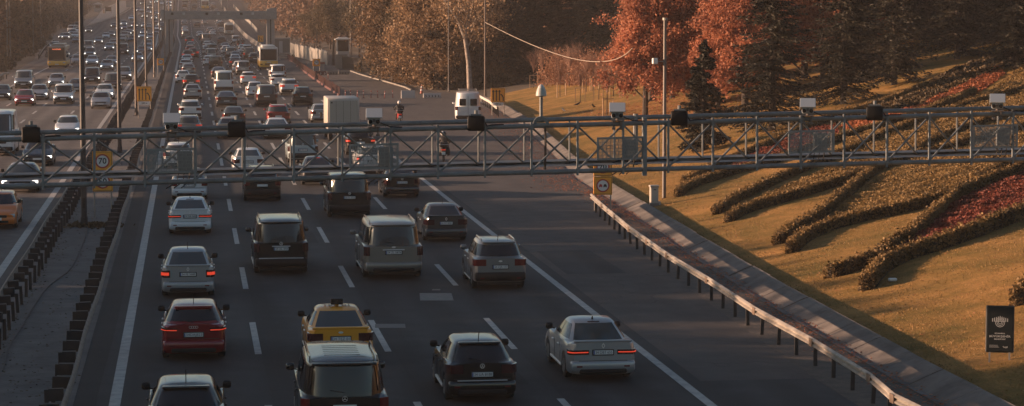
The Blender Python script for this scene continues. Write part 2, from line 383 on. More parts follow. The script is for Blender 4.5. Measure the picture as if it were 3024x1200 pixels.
def gh_ring(s, v, off=0.0, z=None):
    """cabin ring parameters at height fraction v: half width, centre y, half length, z"""
    rb, rr, fr, fb = s['y']; L, W = s['L'], s['W']; h = s['H']-s['belt']
    e = v**1.1; bk = s.get('bk', .93)
    w = W/2*(bk+(s['rk']-bk)*e); a = rb+(rr-rb)*e; b = fb+(fr-fb)*e
    return w+off, (a+b)/2-L/2, (b-a)/2+off, s['belt']-.02+h*v*.965 if z is None else z
def cabin_geo(s, g=None):
    g = g or G(); N = 36; rings = []
    for v, ins in ((0,0),(.25,0),(.5,0),(.75,0),(.9,0.004),(.97,.02),(1.0,.06)):
        w, yc, ly, z = gh_ring(s, v); n = 4.4; w -= ins; ly -= ins*1.5
        r = []
        for i in range(N):
            t = 2*math.pi*i/N; c, q = math.cos(t), math.sin(t)
            r.append((math.copysign(abs(c)**(2/n), c)*w, yc+math.copysign(abs(q)**(2/n), q)*ly, z+(.012 if v == 1 else 0)))
        rings.append(r)
    w, yc, ly, z = gh_ring(s, 1); r2 = [((x)*.55, yc+(y-yc)*.55, s['H']) for x, y, z in rings[-1]]
    rings.append(r2); g.loft(rings)
    return g
def pane_end(s, rear, k=.80, v0=.12, v1=.86, drop=0, off=.012, nx=9, nz=4, bow=.0):
    g = G(); rows = []
    for j in range(nz+1):
        row = []
        for i in range(nx+1):
            kk = k*(2*i/nx-1); v = v0+(v1-v0)*j/nz - bow*(kk/k)**2*(1-j/nz)*-1*(v1-v0)*.35
            w, yc, ly, z = gh_ring(s, max(0,v), off)
            y = yc+(-1 if rear else 1)*ly*sup(kk, 4.4)
            row.append((kk*w, y, z))
        rows.append(row if rear else row[::-1])
    g.grid(rows); return g
def pane_side(s, side, y0, y1, v0=.14, v1=.84, off=.010, nx=5):
    """y0,y1 as -1..1 along the cabin"""
    g = G(); rows = []
    for j in range(4):
        v = v0+(v1-v0)*j/3; w, yc, ly, z = gh_ring(s, v, off); row = []
        for i in range(nx+1):
            kk = y0+(y1-y0)*i/nx; row.append((side*w*sup(kk, 4.4), yc+kk*ly, z))
        rows.append(row if side > 0 else row[::-1])
    g.grid(rows); return g
def wheel_geo(r, w, n=20):
    g = G(); g.loft([[(x, rr*math.cos(2*math.pi*i/n), rr*math.sin(2*math.pi*i/n)) for i in range(n)] for x, rr in ((-w/2,r*.9),(-w/2+.03,r),(w/2-.03,r),(w/2,r*.9))])
    return g
def rim_geo(r, w, side):
    g = G(); x = side*(w/2+.002)
    g.disc((x,0,0), (1,0,0), r*.60, .012, 16)
    for k in range(5):
        t = 2*math.pi*k/5; M = Matrix.Translation((x+side*.01,0,0))@Matrix.Rotation(t,4,'X')
        g.box(-.008,.008,-.03,.03,.04,r*.58,M)
    return g
def emblem(kind, r):
    g = G()
    def ring(cx, cz, rad, n=14, th=.14):
        for i in range(n):
            a, b = 2*math.pi*i/n, 2*math.pi*(i+1)/n
            g.add([(cx+math.cos(a)*rad,0,cz+math.sin(a)*rad),(cx+math.cos(b)*rad,0,cz+math.sin(b)*rad),(cx+math.cos(b)*rad*(1-th),0,cz+math.sin(b)*rad*(1-th)),(cx+math.cos(a)*rad*(1-th),0,cz+math.sin(a)*rad*(1-th))],[(0,1,2,3)])
    def bar(x0,z0,x1,z1,w):
        d = Vector((x1-x0,z1-z0)); q = Vector((-d.y,d.x)).normalized()*w/2
        g.add([(x0+q.x,0,z0+q.y),(x1+q.x,0,z1+q.y),(x1-q.x,0,z1-q.y),(x0-q.x,0,z0-q.y)],[(0,1,2,3)])
    if kind == 'vw':
        ring(0,0,r); bar(-.35*r,.8*r,0,.1*r,.16*r); bar(.35*r,.8*r,0,.1*r,.16*r)
        bar(-.8*r,.3*r,-.35*r,-.75*r,.16*r); bar(.8*r,.3*r,.35*r,-.75*r,.16*r); bar(-.35*r,-.75*r,0,0,.16*r); bar(.35*r,-.75*r,0,0,.16*r)
    elif kind == 'diamond':
        for sx in (-1,1): bar(0,r,sx*.62*r,0,.3*r); bar(sx*.62*r,0,0,-r,.3*r)
    elif kind == 'star':
        ring(0,0,r,16,.1)
        for k in range(3):
            a = math.pi/2+k*2*math.pi/3; bar(0,0,math.cos(a)*r*.95,math.sin(a)*r*.95,.16*r)
    elif kind == 'rings':
        for k in range(4): ring((k-1.5)*r*1.3,0,r*.85,12,.22)
    else:
        for i in range(14):
            a, b = 2*math.pi*i/14, 2*math.pi*(i+1)/14
            g.add([(0,0,0),(math.cos(a)*r*1.5,0,math.sin(a)*r*.7),(math.cos(b)*r*1.5,0,math.sin(b)*r*.7)],[(0,1,2)])
    return g
def light_geo(kind, s, side, rear=True):
    """rear light cluster hugging the corner"""
    g = G(); W, L = s['W']/2, s['L']; y = -L/2; b = s['belt']
    def wrap(x0, x1, z0, z1, sl=0.0, y1=.34, out=.012):
        # from x0 (inboard) out to the corner and round it
        pts = [(x, y-out-.006) for x in np.linspace(x0, W*.83, 3)]
        for q, dy in ((.875,.02),(.915,.055),(.955,.11),(.99,.20)):
            if dy < y1: pts.append((W*q+out, y+dy-out*.6))
        pts.append((W*1.0+out, y+y1))
        n = len(pts); vs = []
        for i, (x, yy) in enumerate(pts):
            t = i/(n-1); zz0 = z0+sl*t; zz1 = z1+sl*t*.6
            vs += [(side*x, yy, zz0), (side*x, yy, zz1)]
        fs = [(2*i, 2*i+2, 2*i+3, 2*i+1) if side > 0 else (2*i+1, 2*i+3, 2*i+2, 2*i) for i in range(n-1)]
        g.add(vs, fs); g.add([(v[0]-side*.04 if abs(v[0])>W*.90 else v[0], v[1]+.05, v[2]) for v in vs], fs)
        m = len(vs); o = len(g.v)-2*m
        g.f += [tuple(o+k for k in q) for q in ((0,m,m+1,1),)] + [(o+2*i+1,o+2*i+3,o+m+2*i+3,o+m+2*i+1) for i in range(n-1)] + [(o+2*i,o+m+2*i,o+m+2*i+2,o+2*i+2) for i in range(n-1)]
    if kind == 'wide': wrap(W*.42, W*.93, b-.24, b-.12, -.02)
    elif kind == 'block': wrap(W*.54, W*.93, b-.26, b-.04, 0)
    elif kind == 'round': wrap(W*.68, W*.93, b-.30, b-.06, -.01, .22)
    elif kind == 'tall': wrap(W*.80, W*.93, b-.34, b-.03, 0, .12, .006)
    elif kind == 'bar': wrap(W*.44, 0, b-.195, b-.170, -.015, .20, .020)
    elif kind == 'bar2': wrap(W*.52, 0, b-.168, b-.142, .02, .16, .020)
    elif kind == 'lamp': wrap(W*.72, 0, b-.23, b-.13, 0, .12, .020)
    elif kind == 'thin': wrap(W*.50, W*.93, b-.20, b-.09, .03, .30)
    return g
def vehicle_parts(kind, lt='block', glass_low=False, roofrail=False, antenna=False, detail=2, bump=None, sparewheel=False, rearw=None):
    """list of (part name, geometry, material key, smooth, parent part index or None)"""
    s = SPEC[kind]; L, W, H, b = s['L'], s['W'], s['H'], s['belt']; Wd = W/2; out = []
    g = body_geo(s); cabin_geo(s, g)
    if roofrail == 'ribs': pass
    out.append(('body', g, 'PAINT', 30, None))
    ug = G().box(-Wd*.82, Wd*.82, -L/2+.15, L/2-.2, .17, .55 if H < 1.6 else .62); out.append(('underbody', ug, 'black', False, None))
    vanish = kind in ('van','minivan','minibus','bigvan')
    kx = .86 if vanish or kind == 'jeep' else .80
    v0 = {'hatch':.20,'suv':.14,'van':.02,'minivan':.06,'minibus':.12,'bigvan':.2,'jeep':.10}.get(kind, .12)
    rw = pane_end(s, True, rearw[0] if rearw else kx, rearw[1] if rearw else v0, rearw[2] if rearw else (.82 if kind in ('hatch','suv') else .88))
    out.append(('rear_window', rw, 'glass', True, None))
    out.append(('windscreen', pane_end(s, False, .84, .06, .90), 'glass', True, None))
    for sd_ in (-1, 1):
        if kind == 'bigvan': out.append(('side_window', pane_side(s, sd_, .55, .88), 'glass', True, None))
        elif kind in ('sedan','sedan2','coupe','pickup'):
            out.append(('side_window', pane_side(s, sd_, -.78, -.02), 'glass', True, None)); out.append(('side_window', pane_side(s, sd_, .04, .88), 'glass', True, None))
        else:
            out.append(('side_window', pane_side(s, sd_, -.90, -.42), 'glass', True, None)); out.append(('side_window', pane_side(s, sd_, -.36, .22), 'glass', True, None)); out.append(('side_window', pane_side(s, sd_, .28, .88), 'glass', True, None))
    for sd_ in (-1, 1): out.append(('tail_light', light_geo(lt, s, sd_), 'tail', 50, None))
    # bumpers
    zb = .26 if H < 1.6 else .32; suvish = kind in ('suv','jeep','pickup','minivan','van','minibus','bigvan')
    bm = 'black' if (bump or suvish) and bump != 'paint' else 'PAINT'
    g = G().rbox(-Wd*.955, Wd*.955, -L/2-.05, -L/2+.22, zb, zb+.30, .06)
    if bm == 'PAINT': g2 = G().rbox(-Wd*.70, Wd*.70, -L/2-.06, -L/2+.1, zb-.03, zb+.10, .03); out.append(('rear_diffuser', g2, 'black', False, None))
    out.append(('rear_bumper', g, bm, 40, None))
    g = G().rbox(-Wd*.93, Wd*.93, L/2-.22, L/2+.05, zb, zb+.26, .06); out.append(('front_bumper', g, bm if bm == 'black' else 'PAINT', 40, None))
    nz = s['nose']-.14
    g = G().rbox(-Wd*.55, Wd*.55, L/2-.05, L/2+.035, nz-.16, nz-.01, .03); g.rbox(-Wd*.62, Wd*.62, L/2-.05, L/2+.062, zb+.02, zb+.12, .02); out.append(('grille', g, 'black', False, None))
    for sd_ in (-1, 1):
        x0, x1 = sorted((sd_*Wd*.60, sd_*Wd*.93))
        M = Matrix.Translation((0, 0, 0)); out.append(('headlight', G().rbox(x0, x1, L/2-.24, L/2-.02, nz-.12, nz+.03, .03), 'head', 40, None))
    pz = {'sedan':.78,'sedan2':.80,'coupe':.55,'hatch':.72,'suv':.80,'jeep':.62,'minivan':.80,'van':.95,'minibus':.80,'bigvan':.70,'pickup':.55}[kind]
    out.append(('licence_plate', G().rbox(-.26, .26, -L/2-.030, -L/2+.02, pz-.055, pz+.055, .008), 'plate', False, None))
    out.append(('licence_plate', G().rbox(-.26, .26, L/2+.03, L/2+.075, zb+.13, zb+.24, .008), 'plate', False, None))
    for sd_ in (-1, 1):
        w, yc, ly, z = gh_ring(s, .12); g = G()
        yy = yc+ly*.80; xx = sd_*(w+.13); g.rbox(xx-.10, xx+.10, yy-.06, yy+.07, b+.02, b+.19, .045)
        g.tube([(sd_*(w-.03), yy+.04, b+.03), (xx, yy+.03, b+.06)], .022, 6); out.append(('wing_mirror', g, 'PAINTB' if suvish else 'black', 50, None))
    for a in s['ax']:
        for sd_ in (-1, 1):
            g = wheel_geo(s['wr'], .21); c = (sd_*(Wd-.115), a-L/2, s['wr'])
            out.append(('wheel', shifted(g, c), 'tyre', 40, None)); wi = len(out)-1
            if detail >= 1: out.append(('rim', shifted(rim_geo(s['wr'], .21, sd_), c), 'rim', False, wi))
    if roofrail in (True, 'ribs'):
        w, yc, ly, z = gh_ring(s, .97)
        for sd_ in (-1, 1):
            x = sd_*(w-.09); g = G().tube([(x, yc-ly*.86, H-.06), (x, yc-ly*.80, H+.035), (x, yc+ly*.55, H+.035), (x, yc+ly*.62, H-.06)], .024, 6)
            out.append(('roof_rail', g, 'PAINTB', True, None))
        if roofrail == 'ribs':
            for i in range(6):
                y = yc-ly*.50+i*ly*.16; g = G().rbox(-w*.48, w*.48, y-.02, y+.02, H-.010, H+.006, .004); out.append(('roof_rib', g, 'PAINT', False, None))
    if antenna:
        w, yc, ly, z = gh_ring(s, 1); y = yc-ly*.75 if antenna != 'front' else yc
        if antenna == 'fin': g = G().loft([[(-.02,y-.08,H-.02),(.02,y-.08,H-.02),(.02,y+.08,H-.02),(-.02,y+.08,H-.02)],[(-.006,y-.08,H+.07),(.006,y-.08,H+.07),(.006,y-.05,H+.07),(-.006,y-.05,H+.07)]])
        else: g = G().tube([(0,y,H-.03),(0,y-.16,H+.22)], .011, 5)
        out.append(('antenna', g, 'black', False, None))
    if sparewheel:
        g = shifted(wheel_geo(.36, .22), (0,0,0)); h = G(); h.f = g.f; h.v = [(p[1], p[0]-L/2-.12, p[2]+1.0) for p in g.v]; out.append(('spare_wheel', h, 'tyre', 40, None))
    return s, out
MK = {'glass':M_GLASS,'tail':M_TAIL,'head':M_HEADON,'plate':M_PLATE,'tyre':M_TYRE,'rim':M_RIM,'black':M_BLACK,'glass2':M_GLASS2}
def make_vehicle(kind, name, **kw):
    s, parts = vehicle_parts(kind, **kw)
    root = empty(name, (0,0,0), '', name); made = []
    for pn, g, mk, sm, par in parts:
        m = MK.get(mk) or (paint('white'))
        o = obj(pn, g, m, root if par is None else made[par], sm); made.append(o)
        if mk.startswith('PAINT') or mk in ('tail', 'head', 'glass'): o.material_slots[0].link = 'OBJECT'; o.material_slots[0].material = m
        o['mk'] = mk
    return root
def make_far(kind, name, **kw):
    """one mesh: too small in the picture to show its parts"""
    s, parts = vehicle_parts(kind, detail=0, **kw); g = G(); mi = []; slots = ['PAINT','glass','tail','head','plate','tyre','black']
    for pn, q, mk, sm, par in parts:
        if pn in ('underbody','front_bumper') or (pn == 'licence_plate'): continue
        mk2 = {'PAINTB':'black','rim':'tyre'}.get(mk, mk); g.add(q.v, q.f); mi += [slots.index(mk2)]*len(q.f)
    g.mi = mi; o = obj(name, g, [paint('white')]+[MK[k] for k in slots[1:]], None, 35); o.material_slots[0].link = 'OBJECT'; o.material_slots[2].link = 'OBJECT'; o.material_slots[3].link = 'OBJECT'
    return tag(o, '', name)
M_TAILHOT = mat('glowing lamp bar', (0.5,0.03,0.02), 0.3, emit=(1.0,0.08,0.035), es=0.24)
def dress(root, col, lit=False, head='on', glass=None):
    pm = paint(col); tm = M_TAILON if lit else M_TAILD if lit is None else M_TAIL; hm = M_HEADON if head == 'on' else M_HEAD
    if root.type == 'MESH':
        ss = root.material_slots; ss[0].material = pm; ss[2].material = tm; ss[3].material = hm; return
    for o in root.children:
        mk = o.get('mk')
        if mk and mk.startswith('PAINT'): o.material_slots[0].material = pm
        elif mk == 'tail': o.material_slots[0].material = tm
        elif mk == 'head': o.material_slots[0].material = hm
        elif mk == 'glass': o.material_slots[0].material = glass or M_GLASS
def set_pose(o, kind, px, py, away, yaw=0.0, L=None, ax=None):
    s = SPEC.get(kind); L = L or s['L']; a = ax or (s['ax'][0] if away else L-s['ax'][1]); p = P(px, py)
    d = L/2-a; rz = yaw + (0 if away else math.pi)
    o.location = (p.x-math.sin(yaw)*d, p.y+math.cos(yaw)*d, p.z+grade(p.y)*d+.004)
    gx = math.atan(grade(p.y)); o.rotation_euler = Euler((gx if away else -gx, 0, rz))
    return p
WORDS = ['zeroth','first','second','third','fourth','fifth','sixth','seventh','eighth','ninth','tenth','eleventh','twelfth','thirteenth','fourteenth','fifteenth','sixteenth','seventeenth','eighteenth','nineteenth']
def ordinal(n):
    if n < 20: return WORDS[n]
    t = {2:'twenti',3:'thirti',4:'forti',5:'fifti'}[n//10]; u = n % 10
    return t+'eth' if u == 0 else t[:-1]+'y-'+WORDS[u]
NM = {'sedan':('sedan','sedan'),'sedan2':('sedan','sedan'),'coupe':('coupe','coupe'),'hatch':('hatchback','hatchback'),'suv':('suv','suv'),'jeep':('off_roader','off-roader'),
      'minivan':('minivan','minivan'),'van':('passenger_van','passenger van'),'minibus':('minibus','minibus'),'bigvan':('panel_van','panel van'),'pickup':('pickup_truck','pickup truck')}

# --- the large ones seen from behind, near the camera: (kind, colour, x, y, label, plate, emblem, lit, options)
HERO = [
 ('hatch','black',551,1328,'small black car with lit high brake light, cut by the bottom edge',None,None,False,dict(lt='block',antenna='front',centre=True)),
 ('hatch','dark red',573,1054,'dark red three-door hatchback with plate 34DAJ823','34DAJ823','rings',True,dict(lt='thin',antenna='front')),
 ('sedan2','silver',556,872,'silver sedan with round red lights and plate 34 FE 5688, behind a white sedan','34 FE 5688','diamond',True,dict(lt='round',antenna=True)),
 ('sedan','white',562,688,'white sedan with wide lit light bars, third car up the lane beside the median','34 NR 048','diamond',True,dict(lt='wide',antenna='fin')),
 ('van','black',828,804,'black passenger van with pale roof rails and plate 59 XL 444','59 XL 444','vw',None,dict(lt='tall',roofrail=True,chromebar=True)),
 ('sedan','yellow',1001,1070,'yellow taxi sedan lettered TEZ 01 with a small roof sign','34 TEZ 01','oval',None,dict(lt='block',antenna=True,taxi=True)),
 ('van','black',1012,1305,'black van with ribbed roof and silver rails, right behind the yellow taxi',None,'star',False,dict(lt='tall',roofrail='ribs')),
 ('van','taupe',1155,816,'grey-brown passenger van with wide curved rear window and plate 34 ZL 5878','34 ZL 5878','oval',None,dict(lt='tall',roofrail=True,bump='paint')),
 ('van','black',1029,640,'black passenger van with plate 34 FY 2026, just beyond the near gantry','34 FY 2026','vw',None,dict(lt='tall')),
 ('sedan','black',1183,581,'black sedan with round chrome-ringed lights below the near gantry','34 KS 0108','vw',None,dict(lt='round')),
 ('sedan','dark grey',1311,709,'dark grey sedan with plate 34 YP 0081 beside the grey-brown van','34 YP 0081','diamond',None,dict(lt='block',antenna=True)),
 ('suv','grey',1469,849,'grey compact SUV with plate 34 CJA 177 in the rightmost lane','34 CJA 177','oval',False,dict(lt='block',antenna=True,roofrail=True)),
 ('hatch','black',1414,1177,'black hatchback with plate 34 UA 8188 at the bottom of the photo','34 UA 8188','vw',None,dict(lt='block',antenna=True,chromestrip=True)),
 ('sedan','silver',1762,1112,'silver sedan with plate 34 DBT 655 and long lit light bars, nearest the guardrail','34 DBT 655','diamond',True,dict(lt='wide',antenna='fin')),
 ('hatch','white',560,588,'white hatchback half hidden by the lower beam of the near gantry','34 TS 1160','oval',False,dict(lt='round',antenna=True)),
 ('suv','black',774,592,'black SUV with pale roof rails, passing under the near gantry',None,None,False,dict(lt='round',roofrail=True)),
 ('sedan','white',733,516,'white sedan with dark red lights seen through the near gantry truss','34 MB 550','oval',None,dict(lt='block',antenna=True)),
 ('sedan','dark grey',938,545,'dark grey sedan with lit light bars and brake light behind the near gantry','34 FUY 09','oval',True,dict(lt='wide')),
 ('minivan','pale blue',893,480,'pale blue-grey small van with dark rear window behind the near gantry','34 RV 41','vw',None,dict(lt='tall')),
 ('suv','white',1099,515,'white SUV with pale roof rails seen through the perforated gantry panel','34 LE 92','oval',True,dict(lt='tall',roofrail=True)),
 ('suv','black',1062,457,'black SUV with orange-lit lights just above the perforated gantry panel','34 PK 17','oval',True,dict(lt='tall')),
]
def add_hero(i, h):
    kind, col, px, py, label, plate, emb, lit, kw = h; kw = dict(kw); ex = {k: kw.pop(k) for k in ('centre','taxi','chromebar','chromestrip') if k in kw}
    nm, word = NM[kind]; name = 'taxi' if ex.get('taxi') else nm
    r = make_vehicle(kind, name, **kw); s = SPEC[kind]; L = s['L']
    r['label'] = label; r['category'] = 'taxi' if ex.get('taxi') else word
    lt = kw.get('lt')
    if lit:
        for sx, c in zip((-1,1), [c for c in r.children if c.name.startswith('tail_light')]): obj('lamp_bar', light_geo({'wide':'bar','thin':'bar2'}.get(lt, 'lamp'), s, sx), M_TAILHOT, c)
    dress(r, col, None if lit else lit, 'off', glass=M_GLASS2 if col in ('silver','yellow','white','pale blue') else None)
    pz = {'sedan':.78,'sedan2':.80,'coupe':.55,'hatch':.72,'suv':.80,'jeep':.62,'minivan':.80,'van':.95,'minibus':.80}[kind]
    y = -L/2
    if plate and py > 470:
        pl = [c for c in r.children if c.name.startswith('licence_plate')][0]
        tg = text_geo(plate, .072, .0); wdt = max(v[0] for v in tg.v)-min(v[0] for v in tg.v); k = min(1.25, .44/wdt)
        obj('plate_lettering', shifted(tg, (.015, y-.034, pz), (k,1,1)), M_INK, pl)
        obj('plate_band', G().box(-.255,-.225, y-.034, y-.028, pz-.05, pz+.05), M_BLUE, pl)
        obj('plate_surround', G().rbox(-.285,.285, y-.024, y+.03, pz-.078, pz+.078, .01), M_BLACK, pl)
    if emb:
        zz = {'sedan':.955,'sedan2':.975,'hatch':.93,'suv':1.0}.get(kind, 1.14)
        
        obj('badge', shifted(emblem(emb, .062 if emb in ('vw','diamond','star') else .045), (0, y-.030, zz)), M_CHROME, r)
    w, yc, ly, z = gh_ring(s, .94)
    if ex.get('centre') or (lit and kind in ('sedan','van')) :
        obj('brake_light', G().rbox(-.16,.16, yc-ly-.02, yc-ly+.03, z-.012, z+.016, .006), M_TAILON if ex.get('centre') or px == 938 else M_TAILD, r)
    # boot shut line / door seam, spoiler lip, wiper
    if kind in ('sedan','sedan2','coupe'):
        obj('boot_lip', G().rbox(-s['W']*.43, s['W']*.43, y-.02, y+.10, s['deck']-.035, s['deck']+.022, .02), paint(col), r, 40)
        obj('boot_seam', G().box(-s['W']*.36, s['W']*.36, y-.012, y+.02, .555, .567), M_INK, r)
    else:
        w2, yc2, ly2, z2 = gh_ring(s, .95); obj('roof_spoiler', G().rbox(-w2*.86, w2*.86, yc2-ly2-.07, yc2-ly2+.12, z2-.02, z2+.035, .02), paint(col), r, 40)
        w3, yc3, ly3, z3 = gh_ring(s, .14, .03); obj('wiper', G().tube([(0, yc3-ly3*.995, z3), (-.32, yc3-ly3*.985, z3+.06)], .010, 4), M_BLACK, r)
        obj('tailgate_seam', G().box(-s['W']*.40, s['W']*.40, y-.014, y+.02, .60, .612), M_INK, r)
    if kind != 'van':
        for sx in (-1, 1): obj('reflector', G().rbox(min(sx*.55,sx*.70), max(sx*.55,sx*.70), y-.062, y-.03, .40, .44, .008), M_TAIL, r)
    if ex.get('chromebar'): obj('chrome_bar', G().rbox(-.33,.33, y-.035, y, 1.03, 1.06, .01), M_CHROME, r); obj('bumper_strip', G().rbox(-.8,.8, y-.07, y, .60, .63, .01), M_CHROME, r)
    if ex.get('chromestrip'): obj('chrome_strip', G().rbox(-.62,.62, y-.07, y, .565, .58, .005), M_CHROME, r)
    if kind == 'van' and col == 'taupe': obj('plate_recess_frame', G().rbox(-.36,.36, y-.022, y+.02, pz+.08, pz+.11, .01), M_CHROME, r)
    for sx in (-1, 1):     # door seams, handles and sill on both sides
        x = sx*(s['W']/2); 
        ds = (1.55, 2.45) if L < 4.7 else (2.1, 3.2)
        for yy in ds:
            obj('door_handle', G().rbox(min(x-.01*sx,x+.035*sx), max(x-.01*sx,x+.035*sx), y+yy+.12, y+yy+.32, s['belt']-.20, s['belt']-.165, .012), M_CHROME if col != 'black' else M_BLACK, r)
            obj('door_seam', G().box(min(x,x+.006*sx), max(x,x+.006*sx), y+yy, y+yy+.012, .35, s['belt']-.10), M_INK, r)
        obj('sill_trim', G().rbox(min(x-.02*sx,x+.012*sx), max(x-.02*sx,x+.012*sx), y+s['ax'][0]+.45, y+s['ax'][1]-.45, .24, .30, .01), M_CHROME if py > 780 else M_BLACK, r)
    if ex.get('taxi'):
        sg = obj('roof_sign', G().rbox(-.17,.17, yc-.30, yc-.20, s['H']+.03, s['H']+.20, .02), M_BLACK, r)
        obj('roof_sign_post', G().rbox(-.05,.05, yc-.28, yc-.22, s['H']-.03, s['H']+.04, .01), paint('yellow'), sg)
        tg = text_geo('TEZ 01', .30, .008); h2 = G(); h2.f = tg.f; h2.v = [(p[0]*.62, yc-ly*.30+p[2]*1.3, s['H']+.010) for p in tg.v]
        rm = mat('faded roof lettering', (0.20,0.11,0.05), 0.6); obj('roof_lettering', h2, rm, r)
    set_pose(r, kind, px, py, True, rnd.uniform(-.008,.008))
    if col == 'taupe': r.scale = (1.08,1.06,1.02)
for i, h in enumerate(HERO): add_hero(i, h)
if 1:
    r = [o for o in bpy.data.objects if o.name == 'sedan']

# --- everything else on the road: (kind, colour, x, y[, label])
AWAY = [ # x, y, kind, colour, lit
 (528,497,'hatch','white',0),(558,411,'suv','grey',1),(562,356,'suv','white',0),(569,293,'sedan','silver',0),(565,265,'suv','dark grey',1),(541,245,'sedan','white',1),
 (557,222,'sedan','grey',0),(549,207,'hatch','white',0),(552,191,'sedan','white',0),(555,179,'suv','brown',1),(571,172,'suv','dark red',1),(562,159,'hatch','red',1),(563,146,'sedan','silver',0),
 (559,132,'suv','dark grey',1),(548,115,'van','grey',0),(546,93,'sedan','white',1),(544,74,'sedan','silver',0),(546,37,'sedan','dark grey',0),(546,24,'suv','brown',0),(545,54,'hatch','grey',0),(548,10,'truck','pale green',0),
 (575,27,'suv','dark grey',0),(573,10,'truck','brown',0),(588,37,'sedan','grey',0),(582,81,'suv','brown',0),(605,72,'sedan','silver',0),(590,110,'sedan','white',0),(598,119,'hatch','dark grey',0),(608,131,'minibus','grey',0),
 (612,144,'hatch','white',0),(613,161,'sedan','silver',0),(627,161,'minivan','grey',0),(625,177,'minivan','silver',0),(617,194,'hatch','white',0),(637,205,'jeep','dark grey',1),
 (646,232,'coupe','brown',0),(661,273,'minibus','white',0),(669,316,'coupe','dark grey',0),(691,371,'sedan','dark grey',0),(678,408,'sedan','beige',1),
 (822,373,'suv','red',0),(818,409,'coupe','white',0),(787,315,'van','brown',0),(753,287,'sedan2','white',1),(733,250,'hatch','white',1),(718,222,'minivan','silver',0),(706,213,'sedan','white',0),(695,200,'sedan','dark grey',1),(695,190,'sedan','white',0),(697,179,'sedan','grey',0),
 (681,172,'minivan','silver',1),(668,159,'sedan','white',0),(665,150,'sedan','silver',0),(655,132,'suv','brown',0),(628,105,'sedan','white',0),(620,97,'sedan','silver',0),(653,98,'sedan','silver',0),(652,81,'suv','dark grey',0),(648,71,'sedan','white',0),
 (696,131,'minivan','white',0),(717,156,'sedan','white',0),(730,161,'suv','white',0),(736,175,'minivan','dark grey',1),(752,189,'suv','dark grey',1),
 (820,240,'van','white',0),(822,257,'hatch','white',0),(854,281,'suv','white',1),(894,310,'suv','black',1),(949,362,'sedan','silver',0),(632,25,'sedan','brown',0),(629,21,'sedan','silver',0),(600,52,'sedan','grey',0),(628,52,'hatch','silver',0),(640,40,'sedan','grey',0)]
ONC = [ # facing the camera: x, y, kind, colour
 (200,405,'hatch','white'),(-4,458,'bigvan','white'),(113,489,'sedan','black'),(63,566,'coupe','silver'),(-8,673,'hatch','orange'),(298,321,'hatch','silver'),(309,294,'hatch','white'),(334,267,'minivan','brown'),(366,239,'suv','grey'),
 (188,307,'minivan','white'),(226,275,'sedan','dark grey'),(167,257,'hatch','silver'),(70,262,'van','silver'),(73,313,'hatch','red'),(115,295,'hatch','silver'),(5,296,'hatch','dark grey'),
 (162,150,'suv','white'),(185,116,'sedan','silver'),(195,118,'suv','silver'),(221,113,'hatch','white'),(225,128,'sedan','dark grey'),(210,96,'van','white'),(213,103,'sedan','dark grey'),(232,99,'suv','white'),(227,86,'van','silver'),(211,84,'sedan','grey'),
 (262,97,'sedan','gold'),(228,192,'hatch','silver'),(266,173,'pickup','silver'),(261,152,'van','beige'),(272,194,'sedan','white'),(316,208,'hatch','silver'),(330,195,'sedan','silver'),(272,247,'minivan','dark grey'),(291,130,'sedan','grey'),(313,115,'hatch','white'),
 (329,109,'hatch','grey'),(323,150,'hatch','silver'),(335,138,'sedan','beige'),(363,163,'van','dark grey'),(361,124,'sedan','beige'),(368,114,'suv','beige'),(389,127,'suv','black'),(337,82,'sedan','brown'),(366,77,'suv','silver'),(352,89,'sedan','grey'),
 (368,88,'sedan','blue'),(384,99,'van','grey'),(378,104,'sedan','grey'),(397,81,'hatch','dark red'),(420,115,'hatch','white'),(424,102,'sedan','grey'),(427,82,'sedan','silver'),(440,86,'sedan','beige'),(466,92,'sedan','white'),(461,104,'suv','grey'),
 (480,83,'hatch','dark grey'),(475,77,'sedan','grey'),(460,72,'sedan','brown'),(445,118,'sedan','silver'),(437,143,'suv','grey'),(435,154,'sedan','silver'),(419,161,'sedan','dark grey'),(406,183,'sedan','silver'),(476,16,'sedan','white'),(422,15,'minivan','grey'),
 (411,35,'hatch','blue'),(418,47,'minivan','grey'),(388,60,'sedan','white'),(427,53,'sedan','beige'),(438,41,'sedan','grey'),(444,28,'suv','grey'),(455,58,'sedan','silver'),(461,45,'sedan','grey'),(483,45,'sedan','silver'),(482,64,'hatch','grey'),
 (499,12,'sedan','white'),(498,21,'sedan','grey'),(501,31,'hatch','silver'),(450,11,'sedan','grey'),(459,9,'sedan','white')]
PROTO = {}
def truck_geo():
    g = G(); mi = []
    def put(q, k): mi.extend([k]*len(q.f)); g.add(q.v, q.f)
    put(G().rbox(-1.15,1.15,-3.2,1.4,.95,3.1,.05), 0); put(G().rbox(-1.0,1.0,1.6,3.2,.6,2.4,.12), 0); put(G().box(-.9,.9,3.15,3.215,1.5,2.2), 1)
    put(G().box(-1.1,1.1,-3.2,3.0,.6,.9), 6)
    for x in (-.85,.85):
        for y in (-2.1,2.2): put(shifted(wheel_geo(.42,.28),(x,y,.42)), 5)
        put(G().box(x-.12,x+.12,-3.24,-3.16,.62,.76), 2)
        put(G().box(x-.12,x+.12,3.18,3.24,.8,.95), 3)
    g.mi = mi; o = obj('box_truck', g, [paint('white'),M_GLASS,M_TAIL,M_HEADON,M_PLATE,M_TYRE,M_BLACK]); 
    for k in (0,2,3): o.material_slots[k].link = 'OBJECT'
    return tag(o, '', 'truck')
